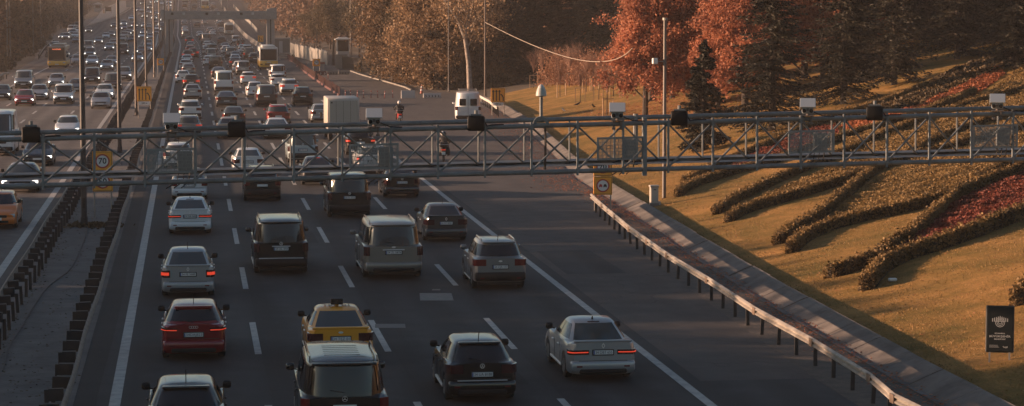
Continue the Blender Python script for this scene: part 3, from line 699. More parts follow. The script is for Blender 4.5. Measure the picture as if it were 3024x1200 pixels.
def get_proto(kind, far, away):
    key = (kind, far)
    if key in PROTO: return PROTO[key], False
    lt = {'sedan':'block','sedan2':'round','coupe':'block','hatch':'block','suv':'block'}.get(kind, 'tall')
    if kind == 'truck': o = truck_geo()
    elif far: o = make_far(kind, NM[kind][0], lt=lt)
    else: o = make_vehicle(kind, NM[kind][0], lt=lt, detail=0 if False else 1, roofrail=kind in ('suv',), sparewheel=kind == 'jeep', antenna=kind in ('hatch',))
    PROTO[key] = o; return o, True
def out_lane(X, Y): return max(1, min(4, int((X-cx(Y)+1.95)/3.65)+1))
def in_lane(X, Y): return max(1, min(6, int((-6.95-X+cx(Y))/3.22)+1))
def place_all(lst, away):
    rows = []
    for e in lst:
        p = P(e[0], e[1]); rows.append((p.y, p.x, e))
    rows.sort(key=lambda r: r[0]); cnt = {}
    base = {1:5,2:3,3:5,4:5} if away else {}
    for y, x, e in rows:
        ln = out_lane(x, y) if away else in_lane(x, y); cnt[ln] = cnt.get(ln, base.get(ln, 0))+1
        kind, col = e[2], e[3]; far = y > 470; o, new = get_proto(kind, far, away)
        word = 'truck' if kind == 'truck' else NM[kind][1]
        if away: lab = f'{col} {word}, {ordinal(ln)} lane right of the median, {ordinal(cnt[ln])} vehicle up that lane'
        else: lab = f'oncoming {col} {word}, {ordinal(ln)} lane left of the median, {ordinal(cnt[ln])} up that lane'
        grp = 'vehicles driving away up the right carriageway' if away else 'oncoming vehicles on the left carriageway'
        if not new:
            o = copy_tree(o, (0,0,0), (0,0,0), lab, grp)
        o['label'] = lab; o['group'] = grp; o['category'] = word
        dress(o, col, (bool(e[4]) and rnd.random() < .45) if away else False, 'on' if (not away and rnd.random() < .8) else 'off', M_GLASS2 if rnd.random() < .5 else M_GLASS)
        yaw = rnd.uniform(-.01,.01)
        if not away and (px_slip := (e[1] < 135 and e[0] < 240)): yaw = -.10
        if kind == 'truck': set_pose(o, None, e[0], e[1], away, yaw, 6.4, 1.1)
        else: set_pose(o, kind, e[0], e[1], away, yaw)
bpy.context.view_layer.update()
place_all(AWAY, True); place_all(ONC, False)

# --- buses, box truck, parked van
def bus(name, label, px, py, away, body, low, front=False, W=2.5, H=3.05, L=11.5, lowh=1.25, sign=False):
    r = empty(name, (0,0,0), label, 'bus')
    g = G().rbox(-W/2, W/2, -L/2, L/2, .35, H, .10); obj('body', g, body, r, 40)
    obj('lower_panel', G().rbox(-W/2-.012, W/2+.012, -L/2-.03, L/2+.03, .38, lowh, .08), low, r, 40)
    e = L/2; s = 1 if front else -1
    z0 = lowh+.05 if not front else 1.15
    obj('windscreen' if front else 'rear_window', G().rbox(-W*.44, W*.44, min(s*(e-.1), s*(e+.035)), max(s*(e-.1), s*(e+.035)), z0, H-.22, .05), M_GLASS, r)
    for sx in (-1, 1):
        x = sx*(W/2+.006); 
        for k in range(5): obj('side_window', G().box(min(x,x-.05*sx), max(x,x-.05*sx), -L/2+.7+k*2.1, -L/2+2.6+k*2.1, 1.5, 2.5), M_GLASS, r)
        for y in (-L/2+2.6, L/2-2.6): w = obj('wheel', shifted(wheel_geo(.48,.3), (sx*(W/2-.16), y, .48)), M_TYRE, r, 40); obj('rim', G().disc((sx*(W/2), y, .48),(1,0,0),.26,.02), M_RIM, w)
        z = .75; obj('headlight' if front else 'tail_light', G().rbox(sx*W*.40-.16, sx*W*.40+.16, s*(e+.01)-.04, s*(e+.01)+.045, z-.07, z+.07, .02), M_HEAD if front else M_TAIL, r)
        if front: obj('wing_mirror', G().rbox(sx*(W/2+.22)-.10, sx*(W/2+.22)+.10, e-.1, e+.06, 1.5, 2.05, .04).tube([(sx*(W/2-.05),e-.05,2.3),(sx*(W/2+.2),e,2.0)], .03), M_BLACK, r)
    obj('roof_unit', G().rbox(-W*.36, W*.36, -L/2+.4, L/2-3.0, H-.03, H+.26, .12), body, r, 40)
    if not front: obj('engine_grille', G().box(-.5,.5,-L/2-.045,-L/2-.03,.62,.9), mat('dark yellow grille',(0.25,0.11,0.015),.7), r); obj('licence_plate', G().rbox(-.26,.26,-L/2-.05,-L/2-.03,.98,1.09,.01), M_PLATE, r)
    if front:
        obj('licence_plate', G().rbox(-.26,.26,e+.03,e+.05,.48,.59,.01), M_PLATE, r)
        if sign:
            obj('route_display', shifted(text_geo('34 METROBUS', .17), (0,0,0), (-1,1,1)) if False else flip_text('34 AVCILAR', .16, e+.045, 2.62), mat('route lettering',(0.6,0.1,0.05),.5,emit=(1,.22,.1),es=.8), r)
    obj('underbody', G().box(-W*.44, W*.44, -L/2+.3, L/2-.3, .22, .42), M_BLACK, r)
    set_pose(r, None, px, py, away, 0, L, 2.6 if away else 2.6)
    return r
def flip_text(t, h, y, z):
    g = text_geo(t, h); k = G(); k.f = [f[::-1] for f in g.f]; k.v = [(-p[0], y, p[2]+z) for p in g.v]; k.f = g.f; return k
BUSP = mat('bus cream paint', (0.62,0.58,0.52), .35, coat=.4); BUSY = mat('bus yellow paint', (0.80,0.42,0.045), .35, coat=.4)
bus('city_bus', 'pale city bus with yellow lower rear and big dark window, driving away', 792, 205, True, BUSP, BUSY)
bus('city_bus', 'oncoming yellow city bus with dark windscreen on the left edge of the road', 171, 200, False, mat('bus brown side',(0.30,0.20,0.13),.4,coat=.3), BUSY, front=True, lowh=1.0, sign=True)
bus('city_bus', 'yellow and white bus far up the road beyond the distant gantry', 606, 27, True, BUSP, BUSY, L=9, H=2.95)
bus('coach', 'grey-white coach near the right barrier below the distant gantry', 676, 103, True, mat('coach grey',(0.36,0.37,0.35),.4), mat('coach pale',(0.44,0.46,0.42),.4), L=9, W=2.3, H=2.8, lowh=1.1)
r = empty('box_truck', (0,0,0), 'pale box truck with a tall plain cargo box, seen from behind at the lane edge', 'truck')
BX = mat('truck box paint', (0.44,0.40,0.35), .45, noise=(1.2,.15,None))
obj('cargo_box', G().rbox(-1.12,1.12,-3.1,1.3,.80,2.98,.07), BX, r, 40)
dr = obj('rear_door', G().rbox(-.98,.98,-3.125,-3.09,1.05,2.82,.02), mat('truck door',(0.32,0.31,0.28),.4,.3), r)
for x in (-.5,0,.5): obj('door_seam', G().box(x-.008,x+.008,-3.13,-3.12,1.07,2.8), M_INK, dr)
obj('door_latch', G().box(-.06,.06,-3.135,-3.12,1.15,1.21), M_BLACK, dr); obj('vent', G().box(-.85,-.75,-3.135,-3.12,2.62,2.72), M_BLACK, dr)
obj('rear_panel', G().rbox(-1.1,1.1,-3.12,-2.9,.62,.96,.03), mat('truck sill',(0.36,0.33,0.29),.5), r)
for x in (-.78,.78):
    obj('tail_light', G().rbox(x-.18,x+.18,-3.15,-3.11,.76,.84,.015), M_TAILD, r)
obj('cab', G().rbox(-.98,.98,1.45,3.2,.5,2.25,.14), paint('white'), r, 40); obj('chassis', G().box(-.5,.5,-3.0,3.0,.42,.62), M_BLACK, r)
for sx in (-1,1):
    obj('wing_mirror', G().rbox(sx*1.22-.09,sx*1.22+.09,2.7,2.82,1.35,1.75,.04).tube([(sx*.95,2.7,1.6),(sx*1.2,2.76,1.6)],.025), M_BLACK, r)
    for y in (-2.2,2.1): w = obj('wheel', shifted(wheel_geo(.40,.28),(sx*.88,y,.40)), M_TYRE, r, 40); obj('rim', G().disc((sx*1.02,y,.40),(1,0,0),.2,.02), M_RIM, w)
set_pose(r, None, 1012, 415, True, 0, 6.2, .95)
# parked white van on the ramp
r = make_vehicle('bigvan', 'panel_van', lt='tall', rearw=(.70,.35,.72)); SPEC_L = SPEC['bigvan']
tag(r, 'white square-backed van with ladder rack parked on the ramp', 'van'); dress(r, 'white', None, 'off')
for sx in (-1,1): obj('roof_rack', G().tube([(sx*.7,-2.6,2.78),(sx*.7,-2.6,2.9),(sx*.7,1.4,2.9),(sx*.7,1.4,2.78)], .025), M_GALV, r)
for y in (-2.4,-1.2,0,1.2): obj('rack_bar', G().tube([(-.7,y,2.9),(.7,y,2.9)], .02), M_GALV, r)
obj('door_seam', G().box(-.01,.01,-3.03,-2.99,.5,2.4), M_INK, r)
for c in [c for c in r.children if c.name.startswith('rear_window')]: bpy.data.objects.remove(c)
for x in (-.44,.44): obj('rear_window', G().rbox(x-.27,x+.27,-3.035,-2.97,1.52,2.15,.05), M_GLASS, r)
obj('licence_plate', G().rbox(-.62,-.12,-3.04,-3.0,1.02,1.13,.01), M_PLATE, r)
set_pose(r, 'bigvan', 1382, 360, True, -.10); r.scale = (1,.85,.87)
# ------------------------------------------------------------------ ground, roads, markings
def strip(name, fl, fr, ys, m, label, cat, dz=0.0, nx=2, zf=None, kind='structure'):
    g = G(); rows = []
    for Y in ys:
        a, b = fl(Y), fr(Y); rows.append([(a+(b-a)*i/nx, Y, (zf or (lambda X, Y: zr(Y)))(a+(b-a)*i/nx, Y)+dz) for i in range(nx+1)])
    g.grid(rows); o = obj(name, g, m, None, True); return tag(o, label, cat, None, kind)
YS = [30]+[40+10*i for i in range(20)]+[240+20*i for i in range(19)]+[610+10*i for i in range(30)]+[920+40*i for i in range(12)]
# one terrain sheet
xs = [-900,-500,-300,-200,-150,-120]+[-110+5*i for i in range(14)]+[-40+2*i for i in range(8)]+[-22,-15,-6,-3,3,10,14]+[16+.5*i for i in range(40)]+[36+i for i in range(45)]+[82,86,90,96,104,112,124,140,170,220,300,500,900]
yt = [15,25]+[34+2.0*i for i in range(114)]+[262+4*i for i in range(20)]+[345+10*i for i in range(26)]+[610+20*i for i in range(50)]+[1700,2200,3200]
def ztg(X, Y):
    z = zt(X, Y)
    if XL_ and lerp_tab(XLG, Y) < X < lerp_tab(XG, Y): z -= 0.10
    if X > 30 and Y < 0: pass
    return z
g = G(); g.grid([[(x, y, ztg(x, y)) for x in xs] for y in yt])
M_DIRT = mat('leaf-strewn soil', (0.085,0.058,0.038), .95, noise=(.35,.5,(0.050,0.040,0.024)), bump=(2.5,.15))
struct('ground', g, M_DIRT, 'brown leaf-strewn earth around the motorway', 'ground', True)
strip('outbound_road', lambda Y: -2.95+cx(Y), lambda Y: lerp_tab(XR_, Y), YS, M_ASPH, 'dark asphalt of the carriageway leading away', 'road', 0, 6)
strip('inbound_road', lambda Y: lerp_tab(XL_, Y), lambda Y: -5.75+cx(Y), YS, M_ASPH2, 'worn asphalt of the oncoming carriageway, its colour lightened for haze and glare', 'road', 0, 6)
strip('median_strip', lambda Y: -5.75+cx(Y), lambda Y: -2.95+cx(Y), YS, M_MED, 'cracked concrete median strip', 'median', .012, 2)
# dark resurfaced shoulder left of the edge line and worn ramp surface
strip('median_shoulder', lambda Y: -2.9+cx(Y), lambda Y: -2.35+cx(Y)+.06*math.sin(Y*.4), YS[:28], M_PATCH, 'dark resurfaced strip beside the median rail', 'road shoulder', .004)
M_RAMP = asphalt('ramp asphalt', (0.072,0.062,0.056), (0.050,0.044,0.041), None, 3.65, .45)
strip('ramp', lambda Y: 13.1, lambda Y: lerp_tab(XR_, Y), [y for y in YS if 60 <= y <= 320], M_RAMP, 'worn ramp surface widening right of the edge line', 'ramp', .004, 4)
LN = [1.80, 5.45, 9.05]
for x in LN: strip('sealed_seam', lambda Y, x=x: x+.13+cx(Y)+.05*math.sin(Y*.13+x), lambda Y, x=x: x+.66+cx(Y)+.06*math.sin(Y*.21), YS[:30], M_PATCH, 'dark sealed joint running beside the dashed lane line', 'road seam', .004)
def dash_set(name, x, y0, y1, n, dz, label, w=.19, ln=6.6):
    g = G()
    for k in range(n):
        a = y0+15*k
        if a > y1: break
        for q in range(3):
            s, t = a+ln*q/3, a+ln*(q+1)/3
            g.add([(x-w/2+cx(s), s, zr(s)+dz), (x+w/2+cx(s), s, zr(s)+dz), (x+w/2+cx(t), t, zr(t)+dz), (x-w/2+cx(t), t, zr(t)+dz)], [(0,1,2,3)])
    return struct(name, g, M_PAINT, label, 'road marking')
for x, l in zip(LN, ('dashed white line nearest the median','middle dashed white line','dashed white line nearest the ramp')): dash_set('lane_marking', x, 36.2, 880, 60, .009, l)
for x in (-10.15,-13.4,-16.7): dash_set('lane_marking', x, 41, 880, 60, .009, f'dashed white line {ordinal(int((-x-7)/3.2)+1)} left of the median on the oncoming side', ln=5.5)
strip('edge_line', lambda Y: -2.08+cx(Y), lambda Y: -1.80+cx(Y), YS, M_PAINT, 'solid white edge line beside the median', 'road marking', .009, 1)
strip('edge_line', lambda Y: 12.45+cx(Y), lambda Y: 12.70+cx(Y), [y for y in YS if y < 235], M_PAINT, 'solid white edge line beside the ramp', 'road marking', .009, 1)
strip('edge_line', lambda Y: -7.10+cx(Y), lambda Y: -6.80+cx(Y), YS, M_PAINT, 'solid white edge line of the oncoming side beside the median', 'road marking', .009, 1)
strip('edge_line', lambda Y: -20.0+cx(Y), lambda Y: -19.75+cx(Y), [y for y in YS if y < 560], M_PAINT, 'solid white outer edge line of the oncoming side', 'road marking', .009, 1)
def gquad(name, pxs, m, label, cat, dz=.012, f=None, kind='structure'):
    g = G(); ps = [P(x, y, f) for x, y in pxs]; g.add([(p.x, p.y, p.z+dz) for p in ps], [tuple(range(len(ps)))]); return tag(obj(name, g, m), label, cat, None, kind)
M_PATCHL = mat('pale patch', (0.21,0.195,0.175), .8, noise=(4,.3,None))
gquad('road_patch', [(1241,889),(1340,889),(1333,867),(1239,867)], M_PATCHL, 'pale rectangular patch between the lanes', 'road patch')
gquad('road_patch', [(1107,970),(1198,970),(1196,958),(1108,958)], mat('grey patch',(0.14,0.13,0.12),.8), 'thin grey rectangular patch near the yellow taxi', 'road patch')
gquad('road_patch', [(1275,859),(1301,859),(1300,855),(1277,855)], M_PATCHL, 'small pale dash above the pale patch', 'road patch')
for i, (y0, x0, x1) in enumerate(((152,560,800),(158,562,790),(164,574,780),(84,570,690),(79,575,680))):
    gquad('rumble_bar', [(x0,y0+1.3),(x1,y0+1.3),(x1,y0-.6),(x0,y0-.6)], mat('faint bar',(0.12,0.11,0.10),.8), f'faint pale bar across the lanes, {ordinal(i+1)} of five towards the distance', 'road marking', .010)
for i, (x0, x1, y0, y1, m, l) in enumerate(((2.5,5.1,96,101,M_PATCH,'dark square repair in the second lane'),(9.4,12.2,104,113,M_PATCH,'long dark repair in the lane beside the ramp'),(-1.5,1.3,128,133,M_PATCH,'dark repair in the lane beside the median'),(13.4,15.6,84,92,M_ASPH,'darker repair patch on the ramp'),(5.9,8.6,60,63.5,M_PATCH,'dark repair in the third lane at the bottom'),(-12.9,-10.4,110,122,M_ASPH,'dark repair on the oncoming side'))):
    g = G(); g.add([(x0,y0,.006),(x1,y0+.1,.006),(x1-.05,y1,.006),(x0+.04,y1-.1,.006)],[(0,1,2,3)]); struct('road_repair', g, m, l, 'road patch')
# lawn on the right slope: a fine sheet just above the ground
def lawn_sheet():
    g = G(); ys = [36+1.5*i for i in range(135)]; nx = 70
    g.grid([[(lerp_tab(XG,Y)+.25+(k/nx)**1.3*62, Y, zt(lerp_tab(XG,Y)+.25+(k/nx)**1.3*62, Y)+.045*min(1,k/2)) for k in range(nx+1)] for Y in ys])
    m = bpy.data.materials.new('autumn lawn'); m.use_nodes = True; N, L = nodes_of(m); b = N['Principled BSDF']; b.inputs['Roughness'].default_value = .95; b.inputs['Specular IOR Level'].default_value = .1
    tc = N.new('ShaderNodeTexCoord'); n = N.new('ShaderNodeTexNoise'); n.inputs['Scale'].default_value = .30; n.inputs['Detail'].default_value = 9; n.inputs['Roughness'].default_value = .72
    L.new(tc.outputs['Object'], n.inputs['Vector']); r = N.new('ShaderNodeValToRGB'); e = r.color_ramp.elements
    e[0].position = .30; e[0].color = (0.095,0.082,0.024,1); e[1].position = .72; e[1].color = (0.42,0.225,0.078,1); q = e.new(.5); q.color = (0.23,0.138,0.043,1)
    L.new(n.outputs['Fac'], r.inputs['Fac'])
    n2 = N.new('ShaderNodeTexNoise'); n2.inputs['Scale'].default_value = 7; n2.inputs['Detail'].default_value = 8; n2.inputs['Roughness'].default_value = .8; L.new(tc.outputs['Object'], n2.inputs['Vector'])
    v = N.new('ShaderNodeMath'); v.operation = 'MULTIPLY_ADD'; v.inputs[1].default_value = 1.3; v.inputs[2].default_value = .35; L.new(n2.outputs['Fac'], v.inputs[0])
    sc = N.new('ShaderNodeVectorMath'); sc.operation = 'SCALE'; L.new(r.outputs['Color'], sc.inputs[0]); L.new(v.outputs[0], sc.inputs['Scale']); L.new(sc.outputs[0], b.inputs['Base Color'])
    bp = N.new('ShaderNodeBump'); bp.inputs['Distance'].default_value = .10; bp.inputs['Strength'].default_value = .8; L.new(n2.outputs['Fac'], bp.inputs['Height']); L.new(bp.outputs[0], b.inputs['Normal'])
    return struct('lawn', g, m, 'sloping golden-green autumn lawn right of the road', 'lawn', True)
lawn_sheet()
# sloped concrete gutter along the foot of the lawn, cast in slabs
def gutter():
    g = G(); Y = 38.0
    while Y < 228:
        Y2 = Y+3.0-.05
        def row(y):
            x = lerp_tab(XG, y); return [(x-1.08,y,.03),(x-.98,y,.02),(x-.80,y,-.04),(x-.02,y,.30),(x+.13,y,.34),(x+.13,y,.05)]
        a, b, c = row(Y), row((Y+Y2)/2), row(Y2); j = rnd.uniform(-.03,.03)
        g.grid([[(p[0]+j, p[1], p[2]) for p in r_] for r_ in (a, b, c)]); Y += 3.0
    return struct('gutter', g, mat('gutter concrete', (0.17,0.15,0.135), 0.9, noise=(.9, 0.5, (0.075,0.066,0.058)), bump=(3, 0.03)), 'concrete slab gutter along the foot of the lawn', 'gutter')
gutter()
strip('verge', lambda Y: lerp_tab(XR_, Y)-.05, lambda Y: lerp_tab(XG, Y)-1.05, [y for y in YS if y < 232], mat('gravelly verge',(0.10,0.078,0.062),.9,noise=(2.2,.55,(0.05,0.042,0.035)),bump=(9,.06)), 'crumbling gravel verge between asphalt and gutter', 'verge', .008, 2)

# ------------------------------------------------------------------ guardrails
def wbeam(pts, z=.70, side=1, h=.31, amp=.06):
    """w-profile beam swept along ground points; side = which way the corrugation faces"""
    prof = [(0,-.125),(amp*.4,-.112),(amp,-.08),(amp,-.048),(0,-.015),(0,.015),(amp,.048),(amp,.08),(amp*.4,.112),(0,.125)]
    g = G(); rows = []
    for i, p in enumerate(pts):
        a, b = Vector(pts[max(i-1,0)]), Vector(pts[min(i+1,len(pts)-1)]); d = (b-a); d.z = 0; d.normalize(); nrm = Vector((d.y,-d.x,0))*side
        rows.append([Vector(p)+nrm*o+Vector((0,0,z+q)) for o, q in prof])
    g.grid(rows); rows2 = [[q-((Vector((0,0,0)))) for q in r_] for r_ in rows]
    g.grid([[q+Vector((-.006*side,0,0)) for q in r_[::-1]] for r_ in rows]); return g
def guardrail(label, pts, side, m, post_off, every, maxn=100, spacer=True, z=.70, postm=None, ph=.80):
    root = empty('guardrail', pts[0], label, 'guardrail'); o0 = Vector(pts[0])
    b = obj('beam', shifted(wbeam(pts, z, side), -o0), m, root, False)
    # walk along
    acc = 0; sp = []; 
    for a, c in zip(pts, pts[1:]):
        a, c = Vector(a), Vector(c); l = (c-a).length; t = (every-acc) % every if acc else 0
        while t < l: sp.append((a+(c-a)*(t/l), (c-a).normalized())); t += every
        acc = (acc+l) % every
    g0 = G().box(-.05,.05,-.03,.03,0,ph) 
    if spacer: g0.box(.05 if side > 0 else -.40, .40 if side > 0 else -.05, -.09,.09, z-.17, z+.12)
    pm = postm or M_DARKST; first = None; rest = G()
    for i, (p, d) in enumerate(sp):
        n = Vector((d.y,-d.x,0)).normalized()*side; q = p-n*post_off-o0; rz = math.atan2(d.y,d.x)-math.pi/2
        if i < maxn:
            if first is None: first = obj('post', g0, pm, root); c = first
            else: c = first.copy(); COL.objects.link(c); c.parent = root
            c.location = q; c.rotation_euler = (rnd.gauss(0,.025),rnd.gauss(0,.03),rz+rnd.gauss(0,.05))
        else:
            Mx = Matrix.Translation(q)@Matrix.Rotation(rz,4,'Z'); rest.add([Mx@Vector(v) for v in g0.v], g0.f)
    if rest.v: tag(obj('far_posts', rest, pm, root), kind='stuff')
    return root
ymed = [38+4*i for i in range(60)]+[280+20*i for i in range(17)]+[620+20*i for i in range(16)]
guardrail('dark blocked-out guardrail on the right edge of the median', [(-2.98+cx(Y)+.03*math.sin(Y*.35), Y, zr(Y)) for Y in ymed], 1, M_RUST, .46, 2.0)
guardrail('dark blocked-out guardrail on the left edge of the median beside oncoming traffic', [(-5.95+cx(Y)+.03*math.sin(Y*.3), Y, zr(Y)) for Y in ymed], -1, M_RUST, .46, 2.0, ph=.62)
rp = [P(2640,1262),P(2571,1198),P(2400,1085),P(2231,986),P(2090,888),P(1972,812),P(1860,727),P(1780,655),P(1746,622)]
rp = [Vector((p.x, p.y, .02)) for p in [Vector((16.5,46,0))]+rp]
def resample(pts, step):
    out = []; 
    for a, c in zip(pts, pts[1:]):
        n = max(1, int((c-a).length/step)); out += [a+(c-a)*k/n for k in range(n)]
    return out+[pts[-1]]
gr_ = guardrail('long sunlit guardrail beside the gutter on the right', resample(rp, 2), -1, M_GALV, .10, 2.0, spacer=False, z=.66, ph=.70)
for k, p in enumerate(resample(rp, 4)[1:-1]):
    o = obj('splice_plate', G().rbox(-.075,-.060,-.16,.16,.55,.77,.004), M_RUST, gr_); o.location = p-gr_.location
guardrail('short white guardrail behind the parked white van', [P(1468,345), P(1445,324), P(1416,307)], -1, mat('white rail',(0.5,0.48,0.44),.5), .10, 2.0, spacer=False)
guardrail('curved guardrail end at the left edge of the oncoming side', [P(-40,262),P(-10,246),P(10,236),P(28,233)], 1, M_GALV, .10, 2.0, spacer=False)
guardrail('low guardrail beside the oncoming bus stop bay', [P(116,176),P(124,162),P(131,152),P(143,139),P(160,125)], 1, M_RUST, .1, 4.0, spacer=False)

# ------------------------------------------------------------------ poles
def lamp_post(label, p, h, r, m, lean=0.0, arms=(), group=None, box=False):
    e = empty('street_lamp' if arms else 'steel_pole', p, label, 'street lamp' if arms else 'pole', group)
    obj('pole', G().tube([(0,0,0),(lean*.3,0,h*.5),(lean,0,h)], [r,r*.85,r*.6], 12), m, e, True)
    obj('base_plate', G().rbox(-r*2.1,r*2.1,-r*2.1,r*2.1,0,.05,.01).tube([(0,0,.04),(0,0,.40)], r*1.22, 10), m, e)
    obj('service_door', G().box(-r*.4,r*.4,-r-.012,-r*.6,.8,1.25), M_BLACK, e)
    for dx, L in arms:
        a = obj('arm', G().tube([(lean,0,h-.1),(lean+dx*.4,0,h+.25),(lean+dx,0,h+.3)], .05, 6), m, e, True)
        obj('lamp_head', G().rbox(min(lean+dx*.9,lean+dx*1.25), max(lean+dx*.9,lean+dx*1.25), -.14,.14, h+.22,h+.36,.04), M_HEAD, a)
    return e
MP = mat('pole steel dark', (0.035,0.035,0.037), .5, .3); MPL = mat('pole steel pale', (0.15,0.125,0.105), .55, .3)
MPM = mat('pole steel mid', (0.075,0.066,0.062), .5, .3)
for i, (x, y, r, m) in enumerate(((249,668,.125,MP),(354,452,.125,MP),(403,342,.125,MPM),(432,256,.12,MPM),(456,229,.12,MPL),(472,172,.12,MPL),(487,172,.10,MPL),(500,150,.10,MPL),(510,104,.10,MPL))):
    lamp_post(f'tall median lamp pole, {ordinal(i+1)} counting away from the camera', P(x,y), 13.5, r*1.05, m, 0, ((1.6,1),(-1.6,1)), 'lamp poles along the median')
for i, (x, y) in enumerate(((23,196),(31,191),(99,162),(122,141),(128,128),(143,102),(167,92))):
    lamp_post(f'slim pale pole before the brown woods, {ordinal(i+1)} from the left edge', P(x,y,zt), 12.5, .11, MPL, 0, ((-1.2,1),) if i%2 else (), 'slim poles along the left woods')
lamp_post('dark lamp pole right of the bare hedge with a cable strung from it', T(1433,286), 12, .11, mat('dusty pole',(0.09,0.065,0.05),.7))
lamp_post('thin lamp pole behind the parked white van', T(1325,272), 11, .07, MPM)
lamp_post('dark lamp pole with arm, standing left of the bushy pine', T(1073,180), 11, .08, MPM, 0, ((-1.8,1),))
lamp_post('thin lamp pole hidden low in the orange trees', T(1178,205), 11.2, .08, MPM, 0, ((-1.6,1),))
p = P(1036,176); e = lamp_post('tall pale lamp pole with a double head above the guard booth', p, 11, .14, MPL, 0, ((-.9,1),(2.2,1)))
e = empty('camera_pole', T(1117,228), 'pole with a boxy camera unit on a short arm before the orange trees', 'camera pole')
obj('pole', G().tube([(0,0,0),(0,0,7.8)], .11, 10), MPL, e, True); a = obj('arm', G().tube([(0,0,6.9),(-.8,0,6.9)], .05), MPL, e)
obj('camera_unit', G().rbox(-1.3,-.35,-.3,.3,6.45,6.9,.05).rbox(-1.05,-.55,-.25,.25,6.0,6.45,.06), M_HEAD, a); obj('lens', G().disc((-.8,-.3,6.2),(0,1,0),.14,.1), M_BLACK, a)
# galvanised pole on the lawn with a floodlight, and the grey cabinet
p = T(1961,588); e = empty('floodlight_pole', p, 'tall pole on the lawn carrying a small floodlight, left of the narrow dark conifer', 'pole')
s_ = FPX/((p-CP).dot(cF)); hp = 530/s_
obj('pole', G().tube([(0,0,-.2),(0,0,hp*.55),(0,0,hp)], [.10,.085,.075], 12), mat('lawn pole',(0.12,0.105,0.095),.5,.3), e, True)
obj('cap', G().disc((0,0,hp),(0,0,1),.12,.12,10), M_GALV, e); zz = hp*.765
a = obj('bracket', G().tube([(0,0,zz),(-.42,-.05,zz)], .025), M_GALV, e); obj('floodlight', G().rbox(-.62,-.38,-.2,.1,zz-.12,zz+.16,.03,Matrix.Identity(4)), M_WHITE, a)
p = T(1931,611); e = empty('utility_cabinet', p, 'pale utility cabinet at the foot of the lawn pole', 'cabinet')
MC = mat('cabinet grey', (0.36,0.335,0.295), .6); obj('body', G().rbox(-.19,.19,-.15,.15,.16,.95,.02), MC, e); obj('plinth', G().rbox(-.22,.22,-.18,.18,-.1,.18,.02), M_CONC, e)
obj('lid', G().rbox(-.225,.225,-.19,.19,.94,1.03,.03), MC, e); obj('door', G().rbox(-.16,.16,-.165,-.145,.22,.90,.01), MC, e); obj('vent', G().box(-.05,.08,-.172,-.16,.80,.84), M_BLACK, e)
for x in (-.16,.02): obj('side_box', G().rbox(.19,.32,-.1,.1,.0,.25,.02), MC, e) if x > 0 else None

# ------------------------------------------------------------------ signs
def arrow(g, x, z0, z1, w=.045, hw=.09, bend=0.0, y=-.022):
    if bend: g.add([(x-w/2,y,z0),(x+w/2,y,z0),(x+w/2,y,(z0+z1)/2),(x-w/2,y,(z0+z1)/2)],[(0,1,2,3)]); g.add([(x-w/2,y,(z0+z1)/2-.02),(x+w/2,y,(z0+z1)/2),(x+w/2+bend,y,z1-.12),(x-w/2+bend,y,z1-.14)],[(0,1,2,3)]); x += bend; t = .6
    else: g.add([(x-w/2,y,z0),(x+w/2,y,z0),(x+w/2,y,z1-.1),(x-w/2,y,z1-.1)],[(0,1,2,3)])
    g.add([(x-hw+(bend*.2),y,z1-.16 if not bend else z1-.1),(x+hw,y,z1-.16),(x+(bend*.55),y,z1)],[(0,1,2)])
def disc_geo(r, y, z=0, x=0, r0=0.0, n=28):
    g = G()
    for i in range(n):
        a, b = 2*math.pi*i/n, 2*math.pi*(i+1)/n
        if r0: g.add([(x+math.cos(a)*r0,y,z+math.sin(a)*r0),(x+math.cos(a)*r,y,z+math.sin(a)*r),(x+math.cos(b)*r,y,z+math.sin(b)*r),(x+math.cos(b)*r0,y,z+math.sin(b)*r0)],[(0,1,2,3)])
        else: g.add([(x,y,z),(x+math.cos(a)*r,y,z+math.sin(a)*r),(x+math.cos(b)*r,y,z+math.sin(b)*r)],[(0,1,2)])
    return g
